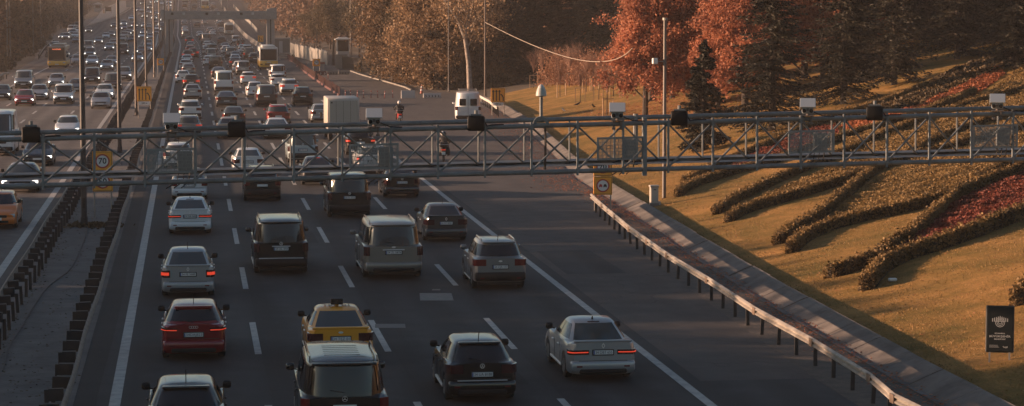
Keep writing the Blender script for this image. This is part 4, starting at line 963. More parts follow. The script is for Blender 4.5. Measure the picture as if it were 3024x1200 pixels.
def sign(label, base, z0, z1, w, what, postx=None, plate=None, second=None):
    e = empty('traffic_sign', base, label, 'road sign', None, -math.atan2(base.x, base.y)*.6)
    def board(z0, z1, what):
        h = z1-z0; c = (z0+z1)/2
        b = obj('board', G().rbox(-w/2,w/2,-.018,.018,z0,z1,.02), M_ORANGE, e)
        fr = G(); t = w*.03; i = w*.035
        for q in ((-w/2+i,w/2-i,z0+i,z0+i+t*.6),(-w/2+i,w/2-i,z1-i-t*.6,z1-i),(-w/2+i,-w/2+i+t*.6,z0+i,z1-i),(w/2-i-t*.6,w/2-i,z0+i,z1-i)): fr.add([(q[0],-.021,q[2]),(q[1],-.021,q[2]),(q[1],-.021,q[3]),(q[0],-.021,q[3])],[(0,1,2,3)])
        obj('border', fr, M_INK, b)
        if what in ('70','50','cars'):
            r = min(w,h)*.36; obj('white_disc', disc_geo(r*.98,-.024,c), M_WHITE, b); obj('red_ring', disc_geo(r,-.027,c,0,r*.80), M_REDP, b)
            if what == 'cars':
                for x, m in ((-r*.34,M_REDP),(r*.34,M_INK)):
                    obj('car_symbol', G().rbox(x-r*.25,x+r*.25,-.031,-.027,c-r*.18,c+r*.06,.006).rbox(x-r*.17,x+r*.17,-.031,-.027,c+.0,c+r*.22,.006).box(x-r*.22,x-r*.12,-.031,-.027,c-r*.27,c-r*.15).box(x+r*.12,x+r*.22,-.031,-.027,c-r*.27,c-r*.15), m, b)
            else: obj('number', shifted(text_geo(what, r*.80, .008), (0,-.031,c)), M_INK, b)
        else:
            g = G()
            if what == 'lanes':
                for k in range(3): arrow(g, -w*.34+k*w*.22, z0+h*.10, z0+h*.88, w*.07, w*.10)
                arrow(g, w*.36, z0+h*.10, z0+h*.60, w*.07, w*.10, -w*.10)
            else:
                arrow(g, -w*.22, z0+h*.12, z0+h*.85, w*.09, w*.12); arrow(g, w*.25, z0+h*.12, z0+h*.60, w*.09, w*.11, -w*.16)
            obj('arrows', g, M_INK, b)
    board(z0, z1, what)
    if second: board(z0-(z1-z0)-.02, z0-.02, second); lo = z0-(z1-z0)-.02
    else: lo = z0
    if plate:
        b = obj('plate', G().rbox(-w*.36,w*.36,-.015,.015,z0-.28,z0-.03,.01), M_WHITE, e); obj('lettering', shifted(text_geo(plate, .13, .004), (0,-.02,z0-.155)), M_INK, b)
    for x in (postx or (-w*.42,w*.42)): obj('post', G().tube([(x,.03,-.2),(x,.03,z1-.05)], .035, 8), M_GALV, e)
    return e
b = P(305,645); sign('orange 70 speed limit sign on two posts in the median, second board below', b, 2.14, 3.04, .90, '70', second='50')
sign('orange lane-merge sign with 200 m plate in the median', P(427,350), 1.40, 2.62, 1.18, 'lanes', plate='200 m')
sign('small orange 50 sign in the median between the lamp poles', P(475,228), 1.45, 2.33, .86, '50')
sign('tiny orange two-arrow sign at the foot of the distant gantry', P(507,142), .95, 2.45, .72, 'merge')
sign('orange lane sign beside the right column of the distant gantry', P(770,162), 2.2, 3.3, .98, 'merge')
sign('orange 50 sign behind the red posts near the concrete wall', P(935,222), 1.12, 2.08, .95, '50')
sign('orange lane-merge sign with 200 m plate right of the parked white van', T(1471,341), 1.10, 2.30, 1.2, 'lanes', plate='200 m')
b = T(1780,622); sign('orange no-overtaking sign with red and black cars under the gantry, 70 above it', b, 1.62, 2.48, .88, '70', second='cars')
# dark municipal board on the lawn
p = T(2951,1072); D_ = (p-CP).dot(cF); s_ = FPX/D_; e = empty('information_board', p, 'dark board with white emblem and lettering standing low on the lawn', 'sign board', None, -.30)
w, h, z0 = 80/s_, 137/s_, 32/s_
b = obj('board', G().rbox(-w/2,w/2,-.04,.04,z0,z0+h,.03), mat('dark board', (0.010,0.014,0.015), .6, spec=.2), e)
obj('rim', G().rbox(-w/2-.012,w/2+.012,-.03,.03,z0-.012,z0+h+.012,.03), mat('board rim', (0.07,0.07,0.07), .5), e)
ML = mat('board lettering', (0.42,0.41,0.38), .6); k = w/.74
g = G(); cz = z0+h*.68
for i in range(9):   # emblem: a fan of slim towers over a round shield
    a = (i-4)*.05*k; hh = (.15-.018*abs(i-4))*k; g.add([(a-.012*k,-.044,cz-.02*k),(a+.012*k,-.044,cz-.02*k),(a+.012*k,-.044,cz+hh*.8),(a,-.044,cz+hh),(a-.012*k,-.044,cz+hh*.8)],[(0,1,2,3,4)])
for q in (.13,.09,.05): r2 = disc_geo(q*k,-.044,cz-.04*k,0,(q-.016)*k,20); g.add(r2.v, r2.f)
obj('emblem', g, ML, b)
for t, hh, zz in (('ISTANBUL',.032,.41),('BÜYÜKŞEHİR',.050,.345),('BELEDİYESİ',.030,.285),('Yeşil',.045,.115)):
    tg = text_geo(t, hh*k, .0015); wd = max(v[0] for v in tg.v)*2; kk = min(1.35, w*.78/wd) if t != 'Yeşil' else 1
    obj('lettering', shifted(tg, (w*.20 if t == 'Yeşil' else 0, -.045, z0+h*zz), (kk,1,1)), ML, b)
g = G()
for i, q in enumerate((.34,.37,.40)): g.box(-w*.38, -w*.38+w*q*.9, -.046,-.043, z0+h*(.15-.022*i), z0+h*(.156-.022*i))
obj('small_print', g, ML, b)
for x in (-w*.36,w*.36): obj('leg', G().box(x-.025,x+.025,-.02,.02,-.15,z0+.02), M_GALV, e)
# ------------------------------------------------------------------ near gantry: a box truss of steel tubes
GL, GR = at_depth(0, 413, 61.0), at_depth(3024, 335, 68.5)      # lower front tube of the top chord
BL, BR = at_depth(0, 551, 61.0), at_depth(3024, 471, 68.5)      # front tube of the bottom chord
gx = (GR-GL); glen = gx.length; gx.normalize(); gd = Vector((-math.sin(R(1.6)), math.cos(R(1.6)), 0))*1.15
def on_top(t): return GL+(GR-GL)*t
def on_bot(t): return BL+(BR-BL)*t
def t_at(px, py=380, top=True):
    lo, hi = -.3, 1.3
    for _ in range(40):
        m = (lo+hi)/2; q = on_top(m)-CP; x = 1512+FPX*q.dot(cR)/q.dot(cF)
        if x < px: lo = m
        else: hi = m
    return lo
t0 = t_at(127); t1 = t_at(2867); dt = (t1-t0)/20
nodes_t = [t0+dt*i for i in range(-10, 26)]
gantry = empty('overhead_gantry', on_top(nodes_t[0]), 'blue-grey box-truss gantry spanning the whole photo over the road', 'gantry'); go = gantry.location.copy()
RT, RB = gd+Vector((0,0,.10)), gd+Vector((0,0,.14))
def gp(name, g, m=None, sm=True, par=None): return obj(name, shifted(g, -go), m or M_TRUSS, par or gantry, sm)
ta, tb = nodes_t[0], nodes_t[-1]
def chord(f, off, r): return G().tube([f(t)+off for t in np.linspace(ta, tb, 25)], r, 12)
gp('chord', chord(on_top, Vector((0,0,0)), .064)); gp('chord', chord(on_top, RT, .062))
gp('chord', chord(on_bot, Vector((0,0,0)), .064)); gp('chord', chord(on_bot, RB, .062))
# walkway angle between the bottom tubes
g = G()
for a, b in ((.25,.16),(.85,.20)):
    g.add([on_bot(ta)+RB*a+Vector((0,0,.09)), on_bot(tb)+RB*a+Vector((0,0,.09)), on_bot(tb)+RB*(a+b)+Vector((0,0,.11)), on_bot(ta)+RB*(a+b)+Vector((0,0,.11))], [(0,1,2,3)])
gp('cable_tray', g, M_TRUSS, False)
for i, t in enumerate(nodes_t):
    if i > 0:
        p = nodes_t[i-1]; gp('diagonal', G().tube([on_bot(p)+Vector((0,0,.03)), on_top(t)-Vector((0,0,.03))], .030, 8)); gp('diagonal', G().tube([on_top(p)+Vector((0,0,-.03)), on_bot(t)+RB*.95+Vector((0,0,.03))], .029, 8))
    w = gx*.028; d = Vector((0,-.085,0)); T1, B1 = on_top(t)+Vector((0,0,.11)), on_bot(t)-Vector((0,0,.11))
    g = G().add([B1-w+d, B1+w+d, T1+w+d, T1-w+d, B1-w, B1+w, T1+w, T1-w], [(0,1,2,3),(7,6,5,4),(0,3,7,4),(1,5,6,2),(2,6,7,3),(0,4,5,1)])
    gp('front_post', g, M_TRUSS, False); gp('rear_post', G().tube([on_bot(t)+RB, on_top(t)+RT], .030, 6))
# gusset plates, and a service cable sagging along the lower rear tube
for t in nodes_t:
    for c, sg in ((on_top(t), -1), (on_bot(t), 1)):
        q = c+Vector((0,-.078,0)); u = gx*.08; gp('gusset_plate', G().add([q-u, q+u, q+u*.4+Vector((0,0,sg*.10)), q-u*.4+Vector((0,0,sg*.10))], [(0,1,2,3)]), M_TRUSS, False)
pts = []
for i, t in enumerate(nodes_t[:-1]):
    for k in range(4): q = k/4; pts.append(on_bot(t+dt*q)+RB*.45+Vector((0,0,.16-.22*q*(1-q)*(1.5+math.sin(i*1.9)))))
gp('service_cable', G().tube(pts, .016, 5), M_BLACK)
# splice flange
t = t_at(1903); c = on_top(t); w = gx*.055; d = Vector((0,-.10,0)); T1, B1 = c+Vector((0,0,.16)), on_bot(t)-Vector((0,0,.17))
gp('splice_flange', G().add([B1-w+d,B1+w+d,T1+w+d,T1-w+d,B1-w-d,B1+w-d,T1+w-d,T1-w-d],[(0,1,2,3),(7,6,5,4),(0,3,7,4),(1,5,6,2),(2,6,7,3),(0,4,5,1)]), M_TRUSS, False)
gp('splice_flange', G().tube([on_bot(t)+RB-Vector((0,0,.1)), on_top(t)+RT+Vector((0,0,.1))], .07, 8))
for te in (ta, tb):
    for off in (Vector((0,0,0)), gd): a = on_top(te)+off; gp('column', G().tube([Vector((a.x, a.y, zt(a.x, a.y)-.3)), a+Vector((0,0,.2))], .16, 12))
# perforated plates hung behind the front verticals
def perf_panel(px0, px1, py0, py1):
    a, b = t_at(px0), t_at(px1); A, B = on_top(a), on_top(b); D = (A-CP).dot(cF)
    W = (B-A).length; Hh = (py1-py0)/(FPX/D); top = A + Vector((0,0,-((py0-413*0)-0)*0)); 
    # height of the upper edge from the picture row at this place
    zt_ = at_depth(px0, py0, D).z; ux = (B-A).normalized(); g = G(); th = .012; off = Vector((0,-.10,0))
    o_ = Vector((A.x, A.y, zt_-Hh))+off; tilt = (B.z-A.z)/W
    def rect(x0, x1, z0, z1):
        q = [o_+ux*x0+Vector((0,0,z0)), o_+ux*x1+Vector((0,0,z0)), o_+ux*x1+Vector((0,0,z1)), o_+ux*x0+Vector((0,0,z1))]
        bk = [p+Vector((0,th,0)) for p in q]; g.add(q+bk, [(0,1,2,3),(7,6,5,4),(0,3,7,4),(1,5,6,2),(2,6,7,3),(0,4,5,1)])
    nx, nz = 11, 6; m = .05; cw, ch = (W-2*m)/nx, (Hh-2*m)/nz
    rect(0, W, 0, m); rect(0, W, Hh-m, Hh); rect(0, m, m, Hh-m); rect(W-m, W, m, Hh-m)
    for i in range(nx+1): rect(m+i*cw-.009, m+i*cw+.009, m, Hh-m)
    for j in range(nz+1): rect(m, W-m, m+j*ch-.009, m+j*ch+.009)
    for i in range(nx):
        for j in range(nz):
            for k in (1,2):
                if (i+j) % 2: rect(m+i*cw+cw*k/3-.008, m+i*cw+cw*k/3+.008, m+j*ch, m+(j+1)*ch)
                else: rect(m+i*cw, m+(i+1)*cw, m+j*ch+ch*k/3-.008, m+j*ch+ch*k/3+.008)
    p_ = gp('perforated_panel', g, mat('perforated plate', (0.19,0.205,0.205), .5, .15), False)
    c2 = o_+ux*(W*.75)+Vector((0,.35,Hh*.45)); gp('antenna_unit', G().rbox(c2.x-.20, c2.x+.20, c2.y-.06, c2.y+.06, c2.z-.26, c2.z+.26, .03), mat('unit grey',(0.11,0.125,0.13),.5), False, p_)
    cb = G()
    for k in range(3): cb.tube([c2+ux*(-.15+.15*k)+Vector((0,0,-.2)), c2+ux*(-.2+.15*k)+Vector((0,0,-.55)), c2+ux*(-.5+.2*k)+Vector((0,0,-.72))], .018, 5)
    gp('cable', cb, M_BLACK, True, p_)
for q in ((434,581,440,514),(1030,1176,426,502),(1761,1899,406,474),(2327,2463,386,454),(2871,3004,370,440)): perf_panel(*q)
def local_frame(t, rz=0.0):
    c = on_top(t); return Matrix.Translation(c)@Matrix.Rotation(-.13+rz,4,'Z')
def camera_unit(px, i, labels):
    c = on_top(t_at(px)); e = empty('traffic_camera', c, labels, 'traffic camera', 'white twin-lens cameras on the near gantry', math.atan2(-(c.x), c.y)*1.0)
    tl = Matrix.Translation((0,-.12,.36))@Matrix.Rotation(R(17),4,'X')
    MW = mat('camera housing', (0.25,0.275,0.285), .4)
    obj('housing', G().rbox(-.165,.165,-.22,.42,-.15,.06,.03,tl), MW, e, 40)
    obj('sun_hood', G().rbox(-.22,.22,-.27,.46,.055,.085,.012,tl).rbox(-.22,-.205,-.25,.44,-.02,.06,.006,tl).rbox(.205,.22,-.25,.44,-.02,.06,.006,tl), MW, e)
    for x in (-.10,.10):
        h = G().disc((0,0,0),(0,1,0),.055,.05,14); h.v = [tuple(tl@Vector((p[0]+x, p[1]-.23, p[2]-.05))) for p in h.v]; obj('lens', h, M_BLACK, e, 40)
    obj('sensor_window', G().rbox(-.035,.035,-.235,-.20,-.06,.02,.005,tl), mat('sensor grey',(0.10,0.10,0.10),.4), e)
    obj('bracket', G().tube([(0,0,.24),(0,0,.10)], .045, 8).rbox(-.17,.17,-.11,.12,.075,.105,.01).box(-.12,-.08,-.1,-.08,-.14,.1).box(.08,.12,-.1,-.08,-.14,.1).rbox(-.15,-.05,-.11,.1,-.16,-.10,.01).rbox(.05,.15,-.11,.1,-.16,-.10,.01), mat('bracket steel',(0.12,0.10,0.09),.5,.5), e)
    obj('cable', G().tube([(.05,0,.26),(.20,-.02,.18),(.42,0,.09),(.75,.02,.075)], .018, 6), M_BLACK, e, True)
for i, (px, l) in enumerate(((507,'white twin-lens camera on the gantry above the lane beside the median'),(1105,'white twin-lens camera on the gantry right of the box truck'),(1823,'white twin-lens camera on the gantry above the no-overtaking sign'),(2385,'white twin-lens camera on the gantry in front of the largest dark conifer'),(2945,'white twin-lens camera nearest the right end of the gantry'))): camera_unit(px, i, l)
def ir_unit(px, lab):
    c = on_top(t_at(px)); e = empty('floodlight_box', c, lab, 'floodlight', 'black boxes on the near gantry', math.atan2(-(c.x), c.y))
    tl = Matrix.Translation((0,-.14,.05))@Matrix.Rotation(R(-6),4,'X')
    obj('face', G().rbox(-.235,.235,-.05,.02,-.14,.26,.035,tl), mat('black glass face',(0.003,0.003,0.003),.5,spec=.2), e, 40)
    fin = G().rbox(-.21,.21,.02,.14,-.10,.25,.02,tl)
    for k in range(9): x = -.18+k*.045; fin.box(x-.006,x+.006,.02,.24,-.08,.31,tl)
    obj('heat_sink', fin, mat('heat sink grey',(0.13,0.15,0.155),.5,.2), e)
    obj('bracket', G().box(-.15,.15,.16,.20,.24,.33,tl).tube([(0,.12,.1),(0,.12,.46)], .05, 8), M_TRUSS, e)
    obj('cable', G().tube([(.20,-.05,.20),(.30,-.04,.04),(.42,-.02,-.03+.1),(.75,0,.08)], .02, 6), M_BLACK, e, True)
for px, l in ((92,'black floodlight box at the left end of the gantry'),(699,'black floodlight box on the gantry above the second lane'),(1406,'black floodlight box on the gantry in front of the parked white van'),(2006,'black floodlight box on the gantry just right of the lawn pole'),(2583,'black floodlight box on the gantry in front of the red shrub bed')): ir_unit(px, l)
c = on_top(t_at(1598)); e = empty('dome_sensor', c, 'dome sensor on a short post standing on the gantry', 'sensor', None, -.12)
obj('post', G().tube([(0,0,.2),(0,0,.88)], .048, 10), M_TRUSS, e, True)
obj('dome_housing', G().tube([(0,0,.80),(0,0,.82),(0,0,.90),(0,0,.98),(0,0,1.03)], [.11,.148,.142,.12,.10], 16), mat('dome housing',(0.30,0.31,0.29),.5), e, True)
obj('dome', G().tube([(0,0,1.02),(0,0,1.07),(0,0,1.11),(0,0,1.13)], [.098,.088,.055,.01], 14), mat('dome plastic',(0.42,0.40,0.37),.3), e, True)
g = G(); n = 10
for i in range(n):
    a0, a1 = math.pi*i/n, math.pi*(i+1)/n
    pr = [(math.cos(a)*r_, math.sin(a)*r_) for a in (a0, a1) for r_ in (.13,.22)]
    g.prism([(pr[0][0],pr[0][1]),(pr[1][0],pr[1][1]),(pr[3][0],pr[3][1]),(pr[2][0],pr[2][1])], -.06, .12)
g.box(-.24,.24,-.08,.14,-.03,.02); obj('horseshoe_bracket', shifted(g,(0,0,.04)), M_TRUSS, e)
obj('cable', G().tube([(.10,.02,.05),(.12,.02,-.3),(.12,.02,-.8),(.10,.02,-1.2)], .035, 6), M_BLACK, e, True)

# ------------------------------------------------------------------ distant gantry over the road
bl, br = P(494,168), P(801,165); e = empty('overhead_gantry', bl, 'distant grey plate-girder gantry across the lanes with square columns', 'gantry')
MG = mat('distant gantry grey', (0.28,0.27,0.25), .6, noise=(.8,.25,None)); W = br.x-bl.x; D_ = (br-CP).dot(cF); s_ = FPX/D_
def zrow(y, p=br): return at_depth(560, y, (p-CP).dot(cF)).z
zb_, zt_ = zrow(56), zrow(27)
for x, n in ((0,'left'),(W-.6,'r')):
    for k in (0,.75): obj('column', G().rbox(x-.28+k,x+.28+k,-.3,.3,-.3,zb_+.05,.04), MG, e)
    obj('column_joint', G().box(x+.28,x+.47,-.2,.2,0,zb_), M_DARKST, e)
obj('lower_girder', G().rbox(-.9,W+.8,-.7,.7,zb_-.05,zb_+.75,.04), MG, e); obj('upper_rail', G().rbox(-.9,W+.8,-.65,-.55,zt_-.5,zt_-.3,.03).rbox(-.9,W+.8,.5,.6,zt_-.55,zt_-.35,.03), MG, e)
g = G(); 
for i in range(46): x = -.8+i*(W+1.5)/45; g.box(x-.035,x+.035,-.64,-.58,zb_+.4,zt_-.4)
for q in (.25,.5,.75): g.box(-.8,W+.7,-.66,-.60,zb_+.75+(zt_-zb_-1.2)*q-.05,zb_+.75+(zt_-zb_-1.2)*q+.05)
g.box(-.8,W+.7,.35,.42,zb_+.4,zt_-.5)
obj('railing_post', g, MG, e); obj('end_plate', G().prism([(W-.9,zb_+.4),(W+.8,zb_+.4),(W+.8,zt_+.2),(W+.2,zt_+.25),(W-.9,zt_)], -.75,.75), MG, e); obj('end_plate', G().prism([(-1.0,zb_+.4),(.1,zb_+.4),(.1,zt_-.2),(-1.0,zt_)], -.75,.75), MG, e)
for i in range(9):
    x = .9+i*1.9; obj('equipment_box', G().rbox(x-.22,x+.22,-.95,-.6,zt_-.95,zt_-.55,.04), (M_BLACK, M_HEAD, MG)[i%3], e)

# ------------------------------------------------------------------ right-hand side: wall, booth, fence, barriers, posts
MWALL = mat('precast wall', (0.24,0.225,0.20), .8, noise=(.9,.25,None))
wa, wb = P(968,193), P(858,163); wv = wb-wa; L_ = wv.length/7; wd = wv.normalized()
e = empty('precast_wall', wa, 'pale precast concrete wall with seven stepped panels and hooked wire arms', 'wall')
for i in range(7):
    a = wd*(i*L_); g = G(); n = Vector((wd.y,-wd.x,0))*.09; b = wd*(i*L_+L_*.965); h1, h2 = 1.95, 2.15
    g.add([a-n,b-n,b-n+Vector((0,0,h2)),a-n+Vector((0,0,h1)),a+n,b+n,b+n+Vector((0,0,h2)),a+n+Vector((0,0,h1))],[(0,1,2,3),(7,6,5,4),(0,3,7,4),(1,5,6,2),(2,6,7,3),(0,4,5,1)]); obj('wall_panel', g, MWALL, e)
    q = wd*(i*L_+L_*.98); obj('wire_arm', G().tube([q, q+Vector((0,0,2.3)), q+Vector((.35,-.1,2.6)), q+Vector((.8,-.2,2.62))], .035, 5), M_GALV, e)
e = empty('gate', P(985,194), 'dark steel gate between the precast wall and the booth', 'gate')
for x in (0,.45,.9,1.3): obj('gate_leaf' if x in (.0,.9) else 'gate_post', G().box(x-.18,x+.18,-.04,.04,0,1.9) if x in (0,.9) else G().tube([(x,0,0),(x,0,2.15)],.06,8), M_DARKST if x in (0,.9) else M_GALV, e)
e = empty('block_wall', P(1000,203), 'short pale block wall joining the dark fence below the booth', 'wall'); obj('wall_panel', G().box(-.4,1.2,-.1,.1,0,1.9).box(-.45,1.25,-.13,.13,1.9,1.98), MWALL, e); obj('return_wall', G().box(1.2,1.4,-.1,3.2,0,1.75), MWALL, e)
def mesh_fence(label, a, b, h, m):
    e = empty('fence', a, label, 'fence'); v = b-a; n = int(v.length/.14); g = G(); d = v.normalized()
    for i in range(n+1): p = d*(v.length*i/n); g.box(p.x-.012,p.x+.012,p.y-.012,p.y+.012,0,h)
    obj('bars', g, m, e); r = G()
    for z in (.1,h*.5,h-.05): r.tube([Vector((0,0,z)), v+Vector((0,0,z-v.z*0))], .03, 4)
    obj('rail', r, m, e)
    sh = G(); sh.add([Vector((0,.05,0)), v+Vector((0,.05,0)), v+Vector((0,.05,h*.97)), Vector((0,.05,h*.97))],[(0,1,2,3)]); sh.add([Vector((0,.07,0)), v+Vector((0,.07,0)), v+Vector((0,.07,h*.97)), Vector((0,.07,h*.97))],[(3,2,1,0)]); obj('privacy_sheet', sh, mat('dark fence sheet',(0.035,0.028,0.024),.8), e)
mesh_fence('dark sheeted fence right of the guard booth', P(1011,204), P(1070,209), 1.75, M_DARKST)
e = empty('slatted_gate', P(1068,214), 'low slatted brown gate at the right end of the dark fence', 'gate')
for k in range(7): obj('slat', G().box(0,1.0,-.03,.03,.12+k*.22,.24+k*.22), M_WOOD, e)
for x in (0,1.0): obj('gate_post', G().box(x-.05,x+.05,-.05,.05,0,1.7), M_DARKST, e)
e = empty('guard_booth', P(1013,201), 'raised white guard booth with wide overhanging roof beside the fence', 'guard booth')
s_ = 21.6; MB_ = mat('booth panel', (0.42,0.40,0.37), .6)
obj('wall', G().rbox(-.85,.85,-.8,.8,0,2.35,.03), MB_, e)
for x in (-.82,.82):
    for y in (-.77,.77): obj('corner_post', G().box(x-.08,x+.08,y-.06,y+.06,2.3,3.95), MB_, e)
obj('window', G().box(-.74,.74,-.76,.76,2.35,3.85), M_GLASS, e); rf = obj('roof', G().rbox(-1.15,1.15,-1.1,1.1,3.92,4.08,.03), MB_, e)
obj('roof_cap', G().loft([[(-1.0,-1,4.08),(1.0,-1,4.08),(1.0,1,4.08),(-1.0,1,4.08)],[(-.5,-.5,4.32),(.5,-.5,4.32),(.5,.5,4.32),(-.5,.5,4.32)]]), MB_, rf)
e = empty('site_cabin', P(833,162), 'small grey metal cabin with a pale door beside the distant gantry column', 'cabin')
obj('wall', G().rbox(-1.3,1.3,-1.1,1.1,0,2.75,.03), mat('cabin grey',(0.17,0.165,0.15),.6), e)
for i in range(14): 
    if not 4 <= i <= 6: obj('rib', G().box(-1.25+i*.19,-1.20+i*.19,-1.13,-1.09,.15,2.6), mat('cabin rib',(0.11,0.105,0.095),.6), e)
obj('door', G().rbox(-.55,.05,-1.14,-1.09,.1,2.35,.01), mat('cabin door',(0.33,0.34,0.34),.5), e); obj('roof', G().rbox(-1.4,1.4,-1.2,1.2,2.74,2.86,.03), mat('cabin roof',(0.25,0.24,0.22),.6), e)
e = empty('crash_barrier', P(826,177), 'short triple-rail barrier end behind the city bus', 'barrier')
for k in range(3): obj('rail', wbeam([Vector((0,0,0)),Vector((1.7,-.4,0))], .35+k*.33, 1), M_GALV, e)
for x in (.05,1.6): obj('post', G().box(x-.06,x+.06,.0,.12,0,1.2), M_GALV, e)
e = empty('rubble_bags', P(861,171), 'small dark-striped bag pile by the foot of the precast wall', 'bags'); obj('pale_bag', G().rbox(-.35,-.02,-.2,.2,0,.6,.12), M_WHITE, e); obj('dark_bag', G().rbox(.02,.42,-.2,.2,0,.55,.14), M_BLACK, e)
# concrete barrier dividing the service road, and its outer wall
def jersey(name, label, pts, m=M_CONC, h=.85, w=.3, cat='barrier'):
    e = tag(empty(name, pts[0], label, cat)); prof = [(-w,0),(-w,.08),(-w*.45,.32),(-w*.3,h),(w*.3,h),(w*.45,.32),(w,.08),(w,0)]; rings = []
    for i, p in enumerate(pts):
        d = (pts[min(i+1,len(pts)-1)]-pts[max(i-1,0)]); d.z = 0; d.normalize(); n = Vector((d.y,-d.x,0)); rings.append([p-pts[0]+n*a+Vector((0,0,b)) for a, b in prof])
    g = G(); g.loft(rings); obj('barrier_body', g, m, e)
    cap = G(); cap.tube([p-pts[0]+Vector((0,0,h+.03)) for p in pts], .05, 4); obj('top_rail', cap, M_GALV, e); return e
jersey('concrete_barrier', 'long concrete barrier between the lanes and the service road by the distant gantry', [P(774,146),P(757,134),P(735,118),P(716,101),P(703,86),P(690,72),P(678,60),P(669,42),P(661,25),P(654,12),P(650,2)])
jersey('service_wall', 'thin parapet wall on the outer side of the service road', [P(760,97),P(750,85),P(737,71),P(722,58),P(712,47),P(702,36),P(690,22)], MWALL, 1.0, .2, 'wall')
# kerbs
def kerb(label, pts, w=.22, h=.14):
    g = G(); rings = []
    for i, p in enumerate(pts):
        d = (pts[min(i+1,len(pts)-1)]-pts[max(i-1,0)]); d.z = 0; d.normalize(); n = Vector((d.y,-d.x,0)); rings.append([p-n*w/2+Vector((0,0,-.05)), p-n*w/2+Vector((0,0,h)), p+n*w/2+Vector((0,0,h)), p+n*w/2+Vector((0,0,-.05))])
    g.loft(rings); return struct('kerb', g, mat('kerb stone',(0.23,0.21,0.185),.8,noise=(1.5,.4,None)), label, 'kerb')
kerb('low kerb along the edge of the paved area before the brown trees', [P(1036,211),P(1060,220),P(1090,229),P(1130,240),P(1165,250),P(1198,260),P(1215,268)])
kerb('raised kerb where the slip road leaves the oncoming side', [P(248,84),P(270,77),P(300,67),P(330,57),P(350,49),P(368,41),P(384,31),P(392,20),P(396,8)], .5, .45)
# red separator: base strip with thin posts, then single delineators
def tl_post(o, r=.04, h=.75):
    obj('post', G().tube([(0,0,0),(0,0,h)], r, 8), mat('delineator red',(0.17,0.022,0.02),.5), o, True)
    obj('reflective_band', G().tube([(0,0,h*.62),(0,0,h*.72)], r*1.08, 8), M_WHITE, o); obj('base', G().tube([(0,0,0),(0,0,.04)], r*2.4, 8), M_BLACK, o)
sp = [P(1003,285),P(983,271),P(962,258),P(940,242),P(929,235),P(905,217),P(890,206),P(878,197)]
e = empty('lane_separator', sp[0], 'long dark red lane separator with rows of thin posts', 'lane separator'); MS = mat('separator red',(0.085,0.026,0.022),.7)
rings = []
for i, p in enumerate(sp):
    d = (sp[min(i+1,7)]-sp[max(i-1,0)]).normalized(); n = Vector((d.y,-d.x,0)); rings.append([p-sp[0]+n*a+Vector((0,0,b)) for a, b in ((-.15,0),(-.1,.22),(.1,.22),(.15,0))])
g = G(); g.loft(rings); obj('base_strip', g, MS, e)
rs = resample(sp, 1.25); first = None
for p in rs[:90]:
    if first is None: first = obj('post', G().tube([(0,0,0),(0,0,.95)], .035, 6), MS, e); c = first
    else: c = first.copy(); COL.objects.link(c); c.parent = e
    c.location = p-sp[0]
sp2 = [P(876,194),P(862,184),P(851,178),P(842,174)]; e = empty('lane_separator', sp2[0], 'short red post row bending behind the city bus', 'lane separator'); first = None
for p in resample(sp2, 1.6):
    if first is None: first = obj('post', G().tube([(0,0,0),(0,0,.95)], .04, 6), MS, e); c = first
    else: c = first.copy(); COL.objects.link(c); c.parent = e
    c.location = p-sp2[0]
obj('base_strip', G().tube([p-sp2[0]+Vector((0,0,.06)) for p in sp2], .10, 4), MS, e)
dn = None
for i, (x, y) in enumerate(((1020,289),(1036,289),(1055,290),(1074,290),(1095,290),(1116,290),(1135,291),(1160,290),(962,248),(887,203),(905,204),(985,262),(969,233))):
    lab = (f'dark red delineator post, {ordinal(i+1)} from the left in the row beside the white block' if i < 8 else f'single thin delineator post near the long red separator, {ordinal(i-7)} of five')
    if dn is None: dn = empty('delineator_post', P(x,y), lab, 'delineator post', 'thin red posts on the paved area'); tl_post(dn)
    else: copy_tree(dn, P(x,y), (0,R(rnd.uniform(-6,6)),0), lab)
def block(name, lab, x, y, w, h, d, m, chev=0, cm=None, rz=0):
    e = empty(name, P(x,y), lab, 'barrier block', None, rz); obj('body', G().loft([[(-w/2,-d/2,0),(w/2,-d/2,0),(w/2,d/2,0),(-w/2,d/2,0)],[(-w/2,-d/2,h*.3),(w/2,-d/2,h*.3),(w/2,d/2,h*.3),(-w/2,d/2,h*.3)],[(-w/2,-d*.3,h),(w/2,-d*.3,h),(w/2,d*.3,h),(-w/2,d*.3,h)]]), m, e)
    for k in range(chev):
        g = G(); q = -w*.36+k*w*.72/max(1,chev-1); t = h*.16; yy = -d*.5-.012
        g.add([(q-t,yy,h*.12),(q,yy,h*.12),(q+t,yy,h*.36),(q,yy,h*.36)],[(0,1,2,3)]); g.add([(q,yy,h*.36),(q+t,yy,h*.36),(q,yy,h*.60),(q-t,yy,h*.60)],[(0,1,2,3)]); obj('chevron', g, cm or M_INK, e)
    return e
block('barrier_block', 'plain pale plastic barrier block on the paved area', 1205, 291, 1.35, .78, .5, mat('dusty white plastic',(0.42,0.39,0.36),.6))
block('barrier_block', 'long low white block with dark chevrons behind the parked van', 1276, 289, 1.75, .46, .4, mat('dusty white plastic',(0.42,0.39,0.36),.6), 5)
block('barrier_block', 'dark red barrier block with white chevrons under the 50 sign', 947, 222, 1.45, .52, .4, mat('dark red plastic',(0.10,0.02,0.018),.6), 3, M_WHITE)
block('barrier_block', 'pale barrier block with chevrons right of the dark red block', 981, 221, 1.45, .50, .4, MWALL, 4)
block('barrier_block', 'rightmost pale chevron block in the row under the 50 sign', 1016, 220, 1.45, .50, .4, MWALL, 4)
e = empty('traffic_cone', P(1245,278), 'tall striped traffic cone between the two pale blocks', 'traffic cone')
